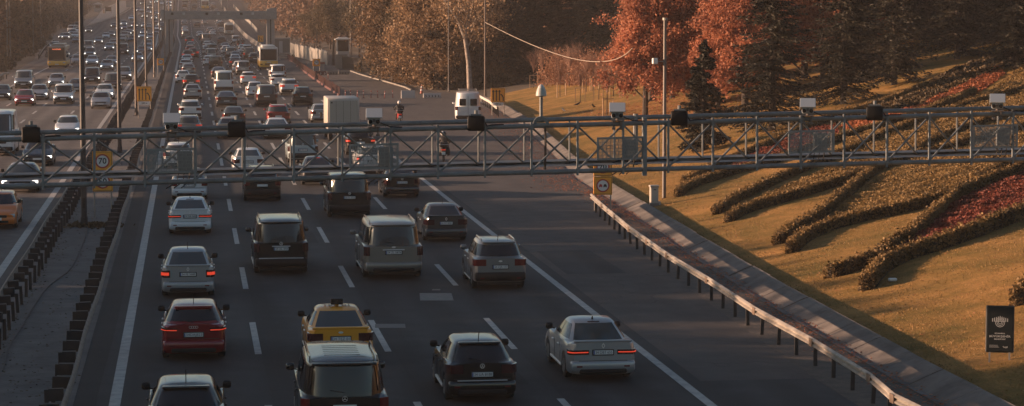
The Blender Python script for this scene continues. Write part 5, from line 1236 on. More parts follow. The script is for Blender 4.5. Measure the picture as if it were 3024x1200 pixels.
obj('cone', G().tube([(0,0,.04),(0,0,.95)], [.17,.03], 12), mat('cone brown-red',(0.28,0.06,0.03),.6), e, True); obj('base', G().rbox(-.24,.24,-.24,.24,0,.05,.02), M_BLACK, e)
for z in (.35,.65): obj('white_band', G().tube([(0,0,z),(0,0,z+.14)], [.17-.14*z/.95+.006-.0, .17-.14*(z+.14)/.95+.006], 12), M_WHITE, e)
e = empty('warning_board', P(951,212), 'small dark red board on a stand beside the orange 50 sign', 'sign'); obj('board', G().rbox(-.4,.4,-.02,.02,1.0,1.3,.01), mat('board red',(0.16,0.03,0.03),.6), e)
for x in (-.25,.25): obj('leg', G().box(x-.02,x+.02,-.02,.02,0,1.05), M_GALV, e)

# ------------------------------------------------------------------ far left: booth, shelter, bridge piers
e = empty('roadside_kiosk', P(290,34,zt), 'small pale kiosk with pitched roof by the slip road', 'kiosk'); MK2 = mat('kiosk wall',(0.30,0.26,0.235),.7)
obj('wall', G().rbox(-1.3,1.3,-1.2,1.2,-1.5,2.3,.03), MK2, e); obj('window', G().box(-.8,.8,-1.24,-1.18,1.1,2.0), M_GLASS, e)
obj('roof', G().loft([[(-1.8,-1.7,2.3),(1.8,-1.7,2.3),(1.8,1.7,2.3),(-1.8,1.7,2.3)],[(-.2,-.2,3.0),(.2,-.2,3.0),(.2,.2,3.0),(-.2,.2,3.0)]]), mat('kiosk roof',(0.33,0.28,0.24),.7), e)
e = empty('bus_shelter', P(320,42,zt), 'small dark bus shelter and bin on the pale slip road', 'bus shelter'); 
for x in (-.9,.9): obj('post', G().box(x-.06,x+.06,-.06,.06,0,2.3), M_DARKST, e)
obj('roof', G().rbox(-1.1,1.3,-.7,.7,2.25,2.38,.02), M_DARKST, e); obj('panel', G().box(-.9,.9,.45,.5,.9,2.2), M_GLASS, e); obj('bin', G().rbox(-1.7,-1.2,-.3,.3,-.1,1.5,.05), M_BROWN if 'M_BROWN' in globals() else M_WOOD, e)
gquad('slip_road', [(256,78),(305,62),(350,45),(382,26),(390,4),(355,6),(322,20),(300,33),(285,55)], mat('pale slip road',(0.20,0.18,0.16),.85), 'pale paved slip road at the far left', 'slip road', .25, zt)
MPR = mat('pier concrete', (0.21,0.21,0.20), .8, noise=(.3,.2,None))
pl, pr_ = P(382,27,zt), P(666,30); D1 = (pl-CP).dot(cF); e = empty('road_bridge', Vector((0, pl.y+8, zr(pl.y))), 'distant road bridge of which only the two grey piers show', 'bridge')
for p, w in ((pl,2.8),(pr_,2.2)): obj('pier', G().rbox(p.x-w/2,p.x+w/2,-.8,.8,-2,12.5,.1), MPR, e)
obj('deck', G().rbox(pl.x-60,pr_.x+60,-5,5,12.4,13.6,.1), MPR, e)

# ------------------------------------------------------------------ people on motorcycles
def skin_body(name, joints, edges, rad, m, parent):
    me = bpy.data.meshes.new(name); me.from_pydata(joints, edges, []); o = bpy.data.objects.new(name, me); COL.objects.link(o)
    sk = o.modifiers.new('s','SKIN'); 
    if not me.skin_vertices: me.attributes  # layer is made by the modifier
    o.modifiers.new('sub','SUBSURF').levels = 1
    if len(me.skin_vertices):
        for i, r_ in enumerate(rad): me.skin_vertices[0].data[i].radius = (r_, r_)
        me.skin_vertices[0].data[0].use_root = True
    dg = bpy.context.evaluated_depsgraph_get(); m2 = bpy.data.meshes.new_from_object(o.evaluated_get(dg)); bpy.data.objects.remove(o)
    m2.materials.clear(); m2.materials.append(m); m2.polygons.foreach_set('use_smooth', [True]*len(m2.polygons)); m2.name = name
    o = bpy.data.objects.new(name, m2); COL.objects.link(o)
    if parent: o.parent = parent
    return o
def skin_layer(me):
    pass
def rider(label, loc, rz, m, helm, pillion=False, skirt=False, scale=1.0):
    """seated on a motorcycle, facing +Y, origin on the ground under the hips"""
    e = empty('person', loc, label, 'person', None, rz); e.scale = (scale,)*3
    J = [(0,0,.86),(0,.04,1.10),(0,.10,1.36),(0,.13,1.47),(0,.15,1.60)]; E = [(0,1),(1,2),(2,3),(3,4)]; Rr = [.165,.165,.175,.065,.085]
    for sx in (-1,1):
        b = len(J); hand = (sx*.33,.62,1.06) if not pillion else (sx*.20,.38,1.02)
        J += [(sx*.20,.11,1.38),(sx*.36,.25,1.16),hand,(hand[0],hand[1]+.09,hand[2]-.02)]; E += [(2,b),(b,b+1),(b+1,b+2),(b+2,b+3)]; Rr += [.085,.062,.042,.045]
        b = len(J); J += [(sx*.12,.05,.84),(sx*.24,.42,.80),(sx*.22,.36,.40),(sx*.22,.36,.32),(sx*.22,.52,.30)]; E += [(0,b),(b,b+1),(b+1,b+2),(b+2,b+3),(b+3,b+4)]; Rr += [.11,.085,.060,.050,.045]
    body = skin_body('body', J, E, Rr, m, e)
    hg = G(); rings = []
    for k in range(9):
        a = math.pi*k/8; rings.append([(math.sin(a)*.135*math.cos(2*math.pi*j/14), .16+math.sin(a)*.155*math.sin(2*math.pi*j/14), 1.66-math.cos(a)*.145) for j in range(14)])
    hg.loft(rings, False); h = obj('helmet', hg, helm, e, True); obj('visor', G().rbox(-.11,.11,.27,.325,1.60,1.72,.03), M_GLASS, h)
    if skirt:
        g = G(); rings = [[(math.cos(2*math.pi*j/12)*(a), -.02+math.sin(2*math.pi*j/12)*b, z) for j in range(12)] for a, b, z in ((.20,.17,1.15),(.30,.26,.85),(.36,.30,.55),(.36,.28,.36))]; g.loft(rings); obj('coat_skirt', g, m, e, True)
    return e
def motorcycle(label, loc, rz, col, box=True, scooter=False):
    e = empty('motorcycle', loc, label, 'motorcycle', None, rz)
    for y in (-.62,.68):
        w = obj('wheel', shifted(wheel_geo(.30,.13), (0,y,.30)), M_TYRE, e, 40); obj('rim', G().disc((0,y,.30),(1,0,0),.19,.10,16), M_RIM, w)
    obj('body', G().loft([[(-.11,-.75,.62),(.11,-.75,.62),(.13,-.75,.80),(-.13,-.75,.80)],[(-.15,-.3,.42),(.15,-.3,.42),(.16,-.3,.82),(-.16,-.3,.82)],[(-.15,.1,.38),(.15,.1,.38),(.15,.1,.80),(-.15,.1,.80)],[(-.13,.45,.55),(.13,.45,.55),(.12,.45,.98),(-.12,.45,.98)]]), col, e, 40)
    obj('seat', G().rbox(-.14,.14,-.62,.12,.78,.87,.04), M_BLACK, e); obj('fork', G().tube([(-.08,.68,.30),(-.08,.50,1.0)],.025).tube([(.08,.68,.30),(.08,.50,1.0)],.025), M_GALV, e)
    obj('handlebar', G().tube([(-.36,.56,1.05),(-.12,.52,1.06),(.12,.52,1.06),(.36,.56,1.05)], .022, 6), M_BLACK, e); obj('front_fairing', G().rbox(-.16,.16,.50,.72,.70,1.08,.07), col, e)
    obj('headlight', G().disc((0,.74,.92),(0,1,0),.08,.05), M_HEAD, e); obj('exhaust', G().tube([(.18,.1,.35),(.19,-.7,.42)], .045, 8), M_GALV, e)
    for sx in (-1,1): obj('mirror', G().tube([(sx*.30,.55,1.05),(sx*.36,.52,1.24)], .012, 5).disc((sx*.38,.52,1.26),(0,1,0),.06,.02), M_BLACK, e)
    obj('tail_light', G().rbox(-.13,.13,-.83,-.76,.70,.77,.02), M_TAILON, e); obj('rear_fender', G().rbox(-.10,.10,-.90,-.74,.40,.68,.03), M_BLACK, e); obj('licence_plate', G().rbox(-.11,.11,-.925,-.90,.44,.62,.01), M_PLATE, e)
    if box: b = obj('luggage_box', G().rbox(-.27,.27,-1.02,-.62,.90,1.20,.10), M_BLACK, e, 40); obj('box_rim', G().rbox(-.275,.275,-1.025,-.615,1.05,1.07,.008), M_CHROME, b)
    return e
CLO = mat('dark jacket', (0.018,0.018,0.020), .8); CLO2 = mat('tan coat trim', (0.30,0.19,0.12), .8); HW = mat('white helmet', (0.62,0.60,0.57), .3, coat=.5); HB = mat('black helmet', (0.015,0.015,0.016), .25, coat=.5)
p = P(1181,366); motorcycle('red scooter with a large black top box riding up the ramp', p+Vector((0,.62,0)), 0, mat('scooter red',(0.25,0.02,0.02),.4), True)
rider('person in dark jacket and white helmet riding the red scooter', p+Vector((0,.45,.0)), 0, CLO, HW)
p = P(1313,478); motorcycle('black motorcycle carrying two people up the ramp', p+Vector((0,.62,0)), -.10, M_BLACK, True)
rider('person in white helmet steering the black motorcycle', p+Vector((-.02,.85,0)), -.10, CLO, HW)
rider('person in black helmet and long dark coat sitting behind the driver', p+Vector((.02,.30,.02)), -.10, CLO, HB, True, True)
p = P(702,142); motorcycle('distant motorcycle beside the white van near the service barrier', p+Vector((0,.6,0)), 0, M_BLACK, False); rider('distant person in dark clothes on the motorcycle beside the white van', p+Vector((0,.45,0)), 0, CLO, HB)
p = P(717,140); motorcycle('second distant motorcycle right of the first one by the barrier', p+Vector((0,.6,0)), 0, M_BLACK, False); rider('distant person on the motorcycle nearest the concrete barrier', p+Vector((0,.45,0)), 0, CLO, HB)
p = P(141,170); motorcycle('oncoming motorcycle with lit lamp left of the yellow city bus', p, math.pi, M_BLACK, False).children; rider('person in dark clothes on the oncoming motorcycle left of the city bus', p+Vector((0,.2,0)), math.pi, CLO, HB)
# ------------------------------------------------------------------ trees
L_OR = leafmat('orange autumn leaves', (0.13,0.034,0.022), (0.37,0.098,0.050), (0.52,0.22,0.12), .48)
L_BR = leafmat('brown autumn leaves', (0.026,0.018,0.010), (0.095,0.056,0.027), (0.22,0.13,0.066), .25)
L_GD = leafmat('golden poplar leaves', (0.028,0.018,0.010), (0.092,0.052,0.026), (0.38,0.24,0.13), .28)
L_DK = leafmat('dark conifer needles', (0.007,0.009,0.007), (0.018,0.019,0.013), (0.038,0.033,0.020), .05)
L_PN = leafmat('pine needles', (0.028,0.022,0.010), (0.075,0.052,0.022), (0.13,0.085,0.038), .15)
L_BS = leafmat('bare reddish twigs', (0.15,0.070,0.042), (0.36,0.18,0.10), None, .3)
L_WD = leafmat('far woodland foliage', (0.035,0.022,0.015), (0.11,0.060,0.036), (0.20,0.10,0.05), .2, big=.06)
L_HG = leafmat('clipped hedge leaves', (0.030,0.022,0.009), (0.13,0.082,0.028), (0.25,0.155,0.06), .25, big=.8)
L_GC = leafmat('golden ground cover', (0.085,0.055,0.018), (0.21,0.130,0.042), (0.30,0.19,0.075), .3, big=.4)
L_RD = leafmat('dark red shrub leaves', (0.045,0.013,0.010), (0.13,0.026,0.020), (0.22,0.060,0.036), .2, big=.5)
L_RO = leafmat('rust red shrub leaves', (0.12,0.028,0.014), (0.32,0.085,0.035), (0.40,0.14,0.06), .3, big=.5)
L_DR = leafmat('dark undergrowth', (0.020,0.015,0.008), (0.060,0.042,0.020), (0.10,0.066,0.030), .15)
def broadleaf(h, r, base, n, size, seed, limbs=16, spread=.5, conic=.0, fork=False, droop=0.0):
    rg = np.random.default_rng(seed); tr = G(); top = Vector((rg.normal()*.25, rg.normal()*.25, h*.93))
    pts = [Vector((0,0,-.3)), Vector((rg.normal()*.08, rg.normal()*.08, h*.3)), Vector((top.x*.6, top.y*.6, h*.65)), top]; r0 = h*.016+.03
    if not fork: tr.tube(pts, [r0*1.2, r0*.85, r0*.5, r0*.1], 8)
    else:
        q = [Vector((0,0,-.3)), Vector((-.15,0,h*.2)), Vector((-.5,.1,h*.37))]; tr.tube(q, [r0*1.15,r0*.95,r0*.8], 10)
        tr.tube([q[2], Vector((-.1,.1,h*.55)), Vector((.4,.2,h*.95))], [r0*.8,r0*.6,r0*.1], 8); tr.tube([q[2], Vector((-1.3,0,h*.50)), Vector((-2.7,.1,h*.64)), Vector((-4.2,.2,h*.78))], [r0*.75,r0*.5,r0*.3,r0*.08], 8)
        tr.tube([Vector((-1.1,0,h*.48)), Vector((-1.2,.3,h*.7)), Vector((-1.0,.4,h*.95))], [r0*.4,r0*.3,r0*.08], 7); tr.tube([Vector((-.3,0,h*.31)), Vector((1.3,.1,h*.45)), Vector((2.8,.1,h*.60))], [r0*.4,r0*.25,r0*.06], 6)
    lb = G(); cs = []
    for i in range(limbs):
        f = (i+.5)/limbs; z = base+(h-base)*f**.9*.93; a = i*2.4+rg.normal()*.4
        R_ = r*((1-f)**.7*(1-conic)*1.05+conic*(1-f))+r*.16 if conic else r*math.sqrt(max(.06, 1-(2*f-.92)**2))
        R_ *= rg.uniform(.75,1.1); st = Vector((0,0,z-R_*.35)); 
        tip = Vector((math.cos(a)*R_, math.sin(a)*R_, z+R_*(.30-droop))); mid = (st+tip)/2+Vector((0,0,.12*R_)); rb = r0*.35*(1-f*.6)
        lb.tube([st, mid, tip], [rb, rb*.6, rb*.15], 5)
        for k in range(7):
            t = .35+.65*(k+rg.random())/7; p = st.lerp(mid, t*2) if t < .5 else mid.lerp(tip, t*2-1)
            o = Vector(rg.normal(size=3))*r*.17; c = p+o; cs.append((c, r*rg.uniform(.13,.24)))
            if k % 2: lb.tube([p, c], [rb*.3, rb*.08], 4)
    cs.append((top, r*.15)); C = np.array([c for c, s in cs]); S = np.array([s for c, s in cs]); w = S**2; w /= w.sum()
    idx = rg.choice(len(C), n, p=w); off = rg.normal(size=(n,3))*S[idx][:,None]*.75; off[:,2] *= .75
    return tr, lb, C[idx]+off, size
def make_tree(kind, label, cat, loc, lm, bm, parts, scale=1.0, rz=0.0, group=None):
    tr, lb, C, size = parts; e = empty(kind, loc, label, cat, group, rz); e.scale = (scale,)*3
    t = obj('trunk', tr, bm, e, True); obj('limbs', lb, bm, t, False); cloud('crown', leaves(C, size), lm, e); return e
def conifer(h, r, n, seed, size=.30):
    rg = np.random.default_rng(seed); tr = G(); tr.tube([(0,0,-.3),(0,0,h*.5),(rg.normal()*.1,0,h)], [h*.017+.03,h*.011,.02], 8); lb = G(); C = []; Dd = []; nb = int(h*26)
    for i in range(nb):
        f = (i/nb)**.92; z = h*(.06+.93*f); a = rg.random()*6.283; L = (r*(1-f)**.75+.12)*rg.uniform(.55,1.15); dr = .10+.25*(1-f)
        d = Vector((math.cos(a), math.sin(a), 0)); st = Vector((0,0,z)); mid = st+d*L*.55+Vector((0,0,-L*dr*.45+.05)); tip = st+d*L+Vector((0,0,-L*dr+.14*L))
        lb.tube([st, mid, tip], [.028*(1-f)+.008, .014, .004], 3, False); m = max(5, int(n/nb*(.3+L/r*1.3)))
        t = rg.random(m)**.75; P_ = np.array([(st.lerp(mid, q/.55) if q < .55 else mid.lerp(tip, (q-.55)/.45)) for q in t]); sd_ = np.array([-d.y, d.x, 0]); wv = rg.normal(size=m)*L*.16*(1.1-t*.6)
        P_ = P_+sd_[None]*wv[:,None]; P_[:,2] += rg.normal(size=m)*.05-abs(wv)*.35; C.append(P_)
        dd = np.array(d)[None]*.8+sd_[None]*np.sign(wv)[:,None]*.8; dd = np.repeat(dd[:1], m, 0) if False else dd; dd[:,2] -= .25; Dd.append(dd)
    C = np.concatenate(C); Dd = np.concatenate(Dd); return tr, lb, C, Dd
def make_conifer(label, loc, h, r, n, seed, group, size=.30, kind='conifer_tree'):
    tr, lb, C, Dd = conifer(h, r, n, seed); e = empty(kind, loc, label, 'conifer', group); t = obj('trunk', tr, M_BARK, e, True); obj('limbs', lb, M_BARK, t); cloud('foliage', leaves(C, size, 3.2, .3, Dd)*1.0, L_DK, e); return e
def slim(q): return q
print('trees')
GO = 'orange autumn trees on the slope'
oA = make_tree('autumn_tree', 'orange tree with dark bare lower trunk, nearest the bare saplings', 'tree', T(1905,345), L_OR, M_BARK, broadleaf(10.5, 2.5, 1.6, 20000, .155, 3, 26, conic=.5), 1, 0, GO)
oB = make_tree('autumn_tree', 'tallest orange tree, just behind the one with the bare trunk', 'tree', T(1925,300), L_OR, M_BARK, broadleaf(13.5, 2.9, 1.2, 23000, .16, 5, 28, conic=.4), 1, 0, GO)
for i, (x, y, s, q) in enumerate(((1985,292,1.0,0),(2050,318,.9,1),(2120,268,1.05,0),(2180,250,1.05,1),(2240,222,1.1,0),(2040,225,1.1,1),(1945,250,1.05,0),(2375,235,1.0,1),(2430,235,.95,0),(2120,320,.8,0),(2200,310,.9,1),(2010,270,1.1,1),(2500,190,1.0,1),(2570,170,1.0,0))):
    copy_tree((oA, oB)[q], T(x,y), (0,0,i*1.3), f'orange autumn tree, {ordinal(i+3)} of the group counting roughly left to right up the slope', GO, s)
GC_ = 'dark conifers on the slope'
cA = make_conifer('large dark spreading conifer behind the second camera from the right', T(2280,388), 12.5, 3.0, 34000, 21, GC_, .078)
cS = make_conifer('small narrow dark conifer just right of the lawn floodlight pole', T(2077,448), 6.4, 1.75, 20000, 22, GC_, .07)
cB = make_conifer('dark conifer with trunk foot on the upper shrub beds', T(2640,252), 12.5, 2.8, 30000, 23, GC_, .08)
for i, (x, y, s, q, l) in enumerate(((2490,310,.95,0,'dark conifer between the largest one and the red shrubs'),(2826,178,1.0,1,'dark conifer with bare trunk foot high on the slope'),(3000,205,.9,0,'dark conifer at the right edge of the photo'),
    (2540,150,1.1,0,'dark conifer between two orange crowns at the top'),(2700,120,1.1,1,'dark conifer in the back row, middle of the top right'),
    (2790,128,1.0,0,'dark conifer in the back row left of the high one'),(2900,110,1.1,1,'dark conifer in the back row above the shrub terraces'),(2960,130,1.0,0,'dark conifer in the back row near the right edge'),(3060,150,1.1,1,'dark conifer cut by the right edge'),(2480,80,1.1,0,'dark conifer at the top edge above the second orange crown'),(2640,70,1.2,1,'dark conifer at the top edge, right of the second orange crown'),(2745,85,1.2,0,'dark conifer at the top edge behind the back row'),(2850,70,1.2,1,'dark conifer at the top edge near the upper right corner'),(2935,80,1.2,0,'dark conifer at the top edge left of the corner one'),(3010,90,1.3,1,'dark conifer filling the upper right corner'),(2555,235,.8,1,'smaller dark conifer left of the trunk on the upper shrub beds'))):
    copy_tree((cA, cB)[q], T(x,y), (0,0,i*1.7), l, GC_, s)
GB = 'dark conifers closing the view behind the saplings'
for i, (x, y, s) in enumerate(((1520,248,.95),(1580,236,1.1),(1640,226,1.0),(1700,216,1.15),(1755,212,1.0),(1810,205,1.15),(1860,215,1.0),(1480,246,.9),(1610,205,1.3),(1730,190,1.4),(1840,180,1.4))):
    copy_tree((cA, cB)[i%2], T(x,y), (0,0,i*.9), f'dark conifer behind the bare saplings, {ordinal(i+1)} of that dark row', GB, s)
GBR = 'brown autumn trees beyond the paved area'
bA = make_tree('brown_tree', 'golden-brown leafy tree with glinting leaves left of the pale forked trunk', 'tree', T(1268,258), L_GD, M_BARK, broadleaf(13, 4.4, 1.0, 30000, .19, 31, 26), 1, 0, GBR)
bB = make_tree('brown_tree', 'brown bushy tree right of the camera pole', 'tree', T(1160,240), L_BR, M_BARK, broadleaf(10.5, 3.8, .5, 24000, .20, 32, 24), 1, 0, GBR)
bF = make_tree('plane_tree', 'tree with a pale forked trunk behind the parked white van', 'tree', T(1388,268), L_GD, M_BARKP, broadleaf(15.0, 5.6, 6.2, 11000, .18, 33, 28, fork=True), 1, 0)
bC = make_tree('brown_tree', 'dark olive bushy tree deep in the thicket left of the forked trunk', 'tree', T(1222,243), L_DR, M_BARK, broadleaf(11, 3.6, .4, 22000, .18, 36, 20), 1, 0, GBR)
for i, (x, y, s, q) in enumerate(((1200,248,.7,1),(1310,262,.85,1),(1350,255,1.1,1),(1440,258,.9,1),(1475,250,.85,1),(1150,226,.9,1),(1190,220,1.3,1),(1250,228,1.4,0),(1420,240,1.3,1),(1330,230,1.4,1),(1185,205,1.2,1),(1350,215,1.5,1))):
    copy_tree(bC if i % 3 == 2 else (bA, bB)[q], T(x,y), (0,0,i*1.1), f'{"dark" if i % 3 == 2 else "brown"} autumn tree beyond the paved area, {ordinal(i+4)} in that thicket', GBR, s)
pn = make_tree('umbrella_pine', 'broad dusty umbrella pine left of the guard booth pole', 'pine', T(985,172), L_PN, M_BARK, broadleaf(8.6, 3.4, 4.6, 20000, .16, 41, 18), 1, 0)
copy_tree(pn, T(1062,176), (0,0,2), 'darker umbrella pine right of the guard booth', None, .92); copy_tree(pn, T(935,160), (0,0,4), 'smaller umbrella pine at the left of the pair', None, .8)
# undergrowth in front of the trees
def bush_cloud(name, label, pxs, n, m, size, rr=(1.0,2.2), hh=(1.0,2.0), kind=None, cat='undergrowth'):
    Cs = []
    for (x, y) in pxs:
        p = T(x, y); a, b = NP.uniform(*rr), NP.uniform(*hh); d = NP.normal(size=(n,3)); d /= np.linalg.norm(d,axis=1)[:,None]; d[:,2] = abs(d[:,2]); d *= NP.uniform(.6,1,n)[:,None]
        Cs.append(np.array(p)+d*np.array([a,a,b])*(1+.25*NP.normal(size=(n,1))*.5))
    o = cloud(name, leaves(np.concatenate(Cs), size), m); return tag(o, label, cat, None, 'stuff')
bush_cloud('undergrowth', 'dark undergrowth along the foot of the brown trees', [(x, 205+(x-1060)*.16+rnd.uniform(-6,4) if x < 1300 else 258+rnd.uniform(-10,4)) for x in range(1080,1520,12)], 900, L_DR, .28)
bush_cloud('bare_shrubs', 'reddish bare shrubs at the edge of the lawn behind the saplings', [(x, 252-(x-1640)*.03+rnd.uniform(-5,5)) for x in range(1630,1830,12)], 1500, L_BS, .10, (1.2,1.9), (2.6,3.7))
# ------------------------------------------------------------------ far woods
def wood(name, label, pts, lm, n_each, seed, hr=(7,12), size=.6):
    rg = np.random.default_rng(seed); Cs = []; tg = G()
    for x, y in pts:
        z = zt(x, y); h = rg.uniform(*hr); r = h*rg.uniform(.26,.36); ncl = 14
        cc = rg.normal(size=(ncl,3)); cc /= np.linalg.norm(cc,axis=1)[:,None]; cc *= rg.uniform(.3,1,ncl)[:,None]*np.array([r,r,h*.42]); cc += np.array([x,y,z+h*.52])
        i = rg.integers(0,ncl,n_each); Cs.append(cc[i]+rg.normal(size=(n_each,3))*r*.25)
        tg.tube([(x,y,z-.5),(x+rg.normal()*.3,y,z+h*.8)], [.16,.05], 5)
    o = cloud(name, leaves(np.concatenate(Cs), size), lm); tag(o, label, 'woodland', None, 'stuff'); t = obj('trunks', tg, M_BARK, o); return o
rr_ = np.random.default_rng(5)
ptsR = [(xr+rr_.uniform(-2,2), y+rr_.uniform(-3,3)) for y in range(255,460,9) for xr in (36+(y-250)*.01, 44, 53, 64, 78) if not (xr < 40 and y < 330)]
ptsR2 = [(lerp_tab(XR_,y)+d+rr_.uniform(-2,2), y+rr_.uniform(-4,4)) for y in range(345,1000,11) for d in (5,10,17,26,38) if not (y < 430 and d < 14)]
wood('woodland', 'dense brown wood behind the thicket right of the road', ptsR, L_WD, 1400, 1, (7,12), .36)
wood('woodland', 'hazy brown wood beside the service road in the distance', ptsR2, L_WD, 850, 2, (8,14), .45)
ptsL = [(lerp_tab(XLG,y)-d+rr_.uniform(-2,2), y+rr_.uniform(-4,4)) for y in range(330,1000,10) for d in (3.5,9,16,26,38,54) if not (d < 20 and 690 < y < 860)]
wood('woodland', 'bare brown wood on the left bank behind the slim poles', ptsL, L_WD, 900, 3, (7,13), .40)
ptsF = [(x+rr_.uniform(-4,4), y+rr_.uniform(-4,4)) for y in range(1000,1500,45) for x in range(-260,260,13) if abs(x-0) > 24 or y > 1300]
wood('woodland', 'distant hazy wood above the far end of the road', ptsF, L_WD, 160, 4, (12,20), 1.5)
bush_cloud('undergrowth', 'dark undergrowth at the left edge below the woods', [(x, y) for x, y in ((2,205),(12,196),(26,180),(45,170),(60,165),(80,155),(100,146),(118,132),(130,120),(-10,212))], 900, L_DR, .3, (1.2,2.4), (1.2,2.6))
for i, (x, y, s) in enumerate(((10,172,.9),(48,160,.95),(84,140,1.0),(112,122,1.0),(140,98,1.1),(180,84,1.1),(215,76,1.1))):
    copy_tree(bB, T(x,y), (0,0,i*1.4), f'brown bare-looking tree on the left bank, {ordinal(i+1)} from the left edge', 'brown trees on the left bank', s)
# ------------------------------------------------------------------ saplings with stakes
sap = None; stk = None
for i, (x, y) in enumerate(((1576,262),(1600,250),(1654,287),(1681,258),(1714,305),(1731,273),(1768,296),(1792,343),(1752,268),(1812,286),(1640,246),(1700,243))):
    p = T(x, y); lab = f'bare reddish sapling on the lawn, {ordinal(i+1)} in the staked group'
    if sap is None:
        sap = empty('sapling', p, lab, 'sapling', 'bare saplings on the lawn'); g = G(); g.tube([(0,0,-.1),(.03,0,1.2),(0,0,2.4)], [.045,.038,.03], 6); obj('trunk', g, M_BARK, sap); g = G(); rg = np.random.default_rng(9)
        for k in range(70):
            a = rg.random()*6.283; z0 = rg.uniform(1.5,2.5); L = rg.uniform(.6,1.7); sp_ = rg.uniform(.10,.95); q = Vector((math.cos(a)*sp_*L*.4, math.sin(a)*sp_*L*.4, z0+L*.5)); e2 = Vector((math.cos(a)*sp_*L, math.sin(a)*sp_*L, z0+L))
            g.tube([(0,0,z0), q, e2], [.014,.009,.004], 3, False)
            for _ in range(3): t = rg.uniform(.3,.9); b0 = q.lerp(e2, t); g.tube([b0, b0+Vector((rg.normal()*.18, rg.normal()*.18, .35))], [.006,.003], 3, False)
        obj('branches', g, mat('reddish twigs',(0.20,0.105,0.070),.8), sap)
        stk = empty('tree_stake', p, lab.replace('bare reddish sapling','wooden stake frame').replace('in the staked group','beside its sapling'), 'stake frame', 'wooden stake frames round the saplings')
        for sx in (-1,1): obj('stake', G().box(sx*.42-.03,sx*.42+.03,-.33,-.27,-.1,1.35), M_WOOD, stk)
        obj('crossbar', G().box(-.45,.45,-.34,-.30,1.28,1.35), M_WOOD, stk)
    else:
        copy_tree(sap, p, (0,0,i), lab, None, rnd.uniform(.85,1.1)); copy_tree(stk, p, (0,0,rnd.uniform(-.3,.3)), f'wooden stake frame on the lawn, {ordinal(i+1)} beside its sapling')
# ------------------------------------------------------------------ hedges and shrub beds on the lawn
K = 3024/2576
def sm(pts, n=6):
    ps = [Vector(p) for p in pts]; out = []
    for i in range(len(ps)-1):
        p0, p1, p2, p3 = ps[max(i-1,0)], ps[i], ps[i+1], ps[min(i+2,len(ps)-1)]
        for k in range(n): t = k/n; out.append(.5*((2*p1)+(-p0+p2)*t+(2*p0-5*p1+4*p2-p3)*t*t+(-p0+3*p1-3*p2+p3)*t**3))
    return out+[ps[-1]]
def hedge(label, px, w=.62, h=.55, dens=420):
    w *= .66; h *= .78
    pts = [T(x*K, y*K) for x, y in px]; pts = sm(pts, 5); base = pts[0]; e = empty('hedge', base, label, 'hedge')
    rings = []; C = []
    for i, p in enumerate(pts):
        d = pts[min(i+1,len(pts)-1)]-pts[max(i-1,0)]; d.z = 0; d.normalize(); n = Vector((d.y,-d.x,0)); ww = w*(1+.05*math.sin(i*1.7)); hh = h*(1+.04*math.sin(i*2.3+1)); f = .8 if i in (0,len(pts)-1) else 1
        pr = [(-.46,-.2),(-.5,.3),(-.47,.75),(-.30,.96),(0,1.0),(.30,.96),(.47,.75),(.5,.3),(.46,-.2)]; ring = [p-base+n*a*ww*.88*f+Vector((0,0,b*hh*.90*f)) for a, b in pr]; rings.append(ring)
        if i < len(pts)-1:
            L = (pts[i+1]-p).length; m = int(L*dens*(w+2*h))
            for _ in range(m):
                t = rnd.random(); q = p.lerp(pts[i+1], t)-base; k = rnd.random()*(len(pr)-1); j = int(k); a = pr[j][0]+(pr[j+1][0]-pr[j][0])*(k-j); b = pr[j][1]+(pr[j+1][1]-pr[j][1])*(k-j)
                s_ = 1+rnd.gauss(0,.05); tuft = rnd.random() < .22; C.append(q+n*a*ww*s_+Vector((0,0,b*hh*(s_+(rnd.random()**2*.42 if tuft and b > .8 else 0)))))
    for end, sg in ((0,-1),(-1,1)):
        p = pts[end]-base; 
        for _ in range(int(dens*w*h*1.5)): a, b = rnd.uniform(-.5,.5), rnd.uniform(0,1); C.append(p+Vector((a*w, rnd.gauss(0,.04)+sg*.02, b*h)))
    so = G(); so.grid([[(Vector((q.x, q.y, zt((base+q).x, (base+q).y)-base.z+.05)))for q in (r_[0]*1.0+(r_[0]-r_[8])*.28, r_[8]+(r_[8]-r_[0])*.28)] for r_ in rings]); obj('soil', so, mat('bare soil',(0.055,0.036,0.022),.95,noise=(3,.4,None)), e)
    g = G(); g.loft(rings); obj('twig_core', g, mat('hedge core',(0.028,0.020,0.010),.9), e)
    cloud('leaves', leaves(np.array(C), .085, 1.3), L_HG, e); return e
hedge('clipped hedge arm, lower edge of the uppermost leaf-shaped bed', [(1706,498),(1735,478),(1790,458),(1850,440),(1900,428),(1990,400),(2080,368),(2200,330),(2330,290),(2450,240)])
hedge('clipped hedge arm, upper edge of the uppermost leaf-shaped bed', [(1722,466),(1770,440),(1850,405),(1930,372),(2010,335),(2110,300),(2230,262),(2330,222)], .6, .5)
hedge('clipped hedge arm, upper side of the second leaf-shaped bed, rounded tip', [(1800,543),(1850,512),(1900,488),(1960,460),(2030,430),(2120,395),(2220,350),(2330,310),(2470,262),(2600,225)])
hedge('clipped hedge arm, lower side of the second leaf-shaped bed', [(1832,562),(1875,540),(1940,520),(2000,503),(2060,484),(2130,462),(2190,440),(2260,415),(2380,385),(2500,350),(2620,320)])
hedge('clipped hedge arm, upper side of the third leaf-shaped bed, blunt tip', [(1955,618),(1995,590),(2040,565),(2085,533),(2120,503),(2160,470),(2210,432),(2290,395),(2380,350),(2500,310),(2620,270)])
hedge('clipped hedge arm, lower side of the third leaf-shaped bed', [(1990,640),(2025,610),(2080,585),(2160,562),(2250,543),(2340,520),(2400,502),(2480,470),(2580,432),(2660,400)], .68, .6)
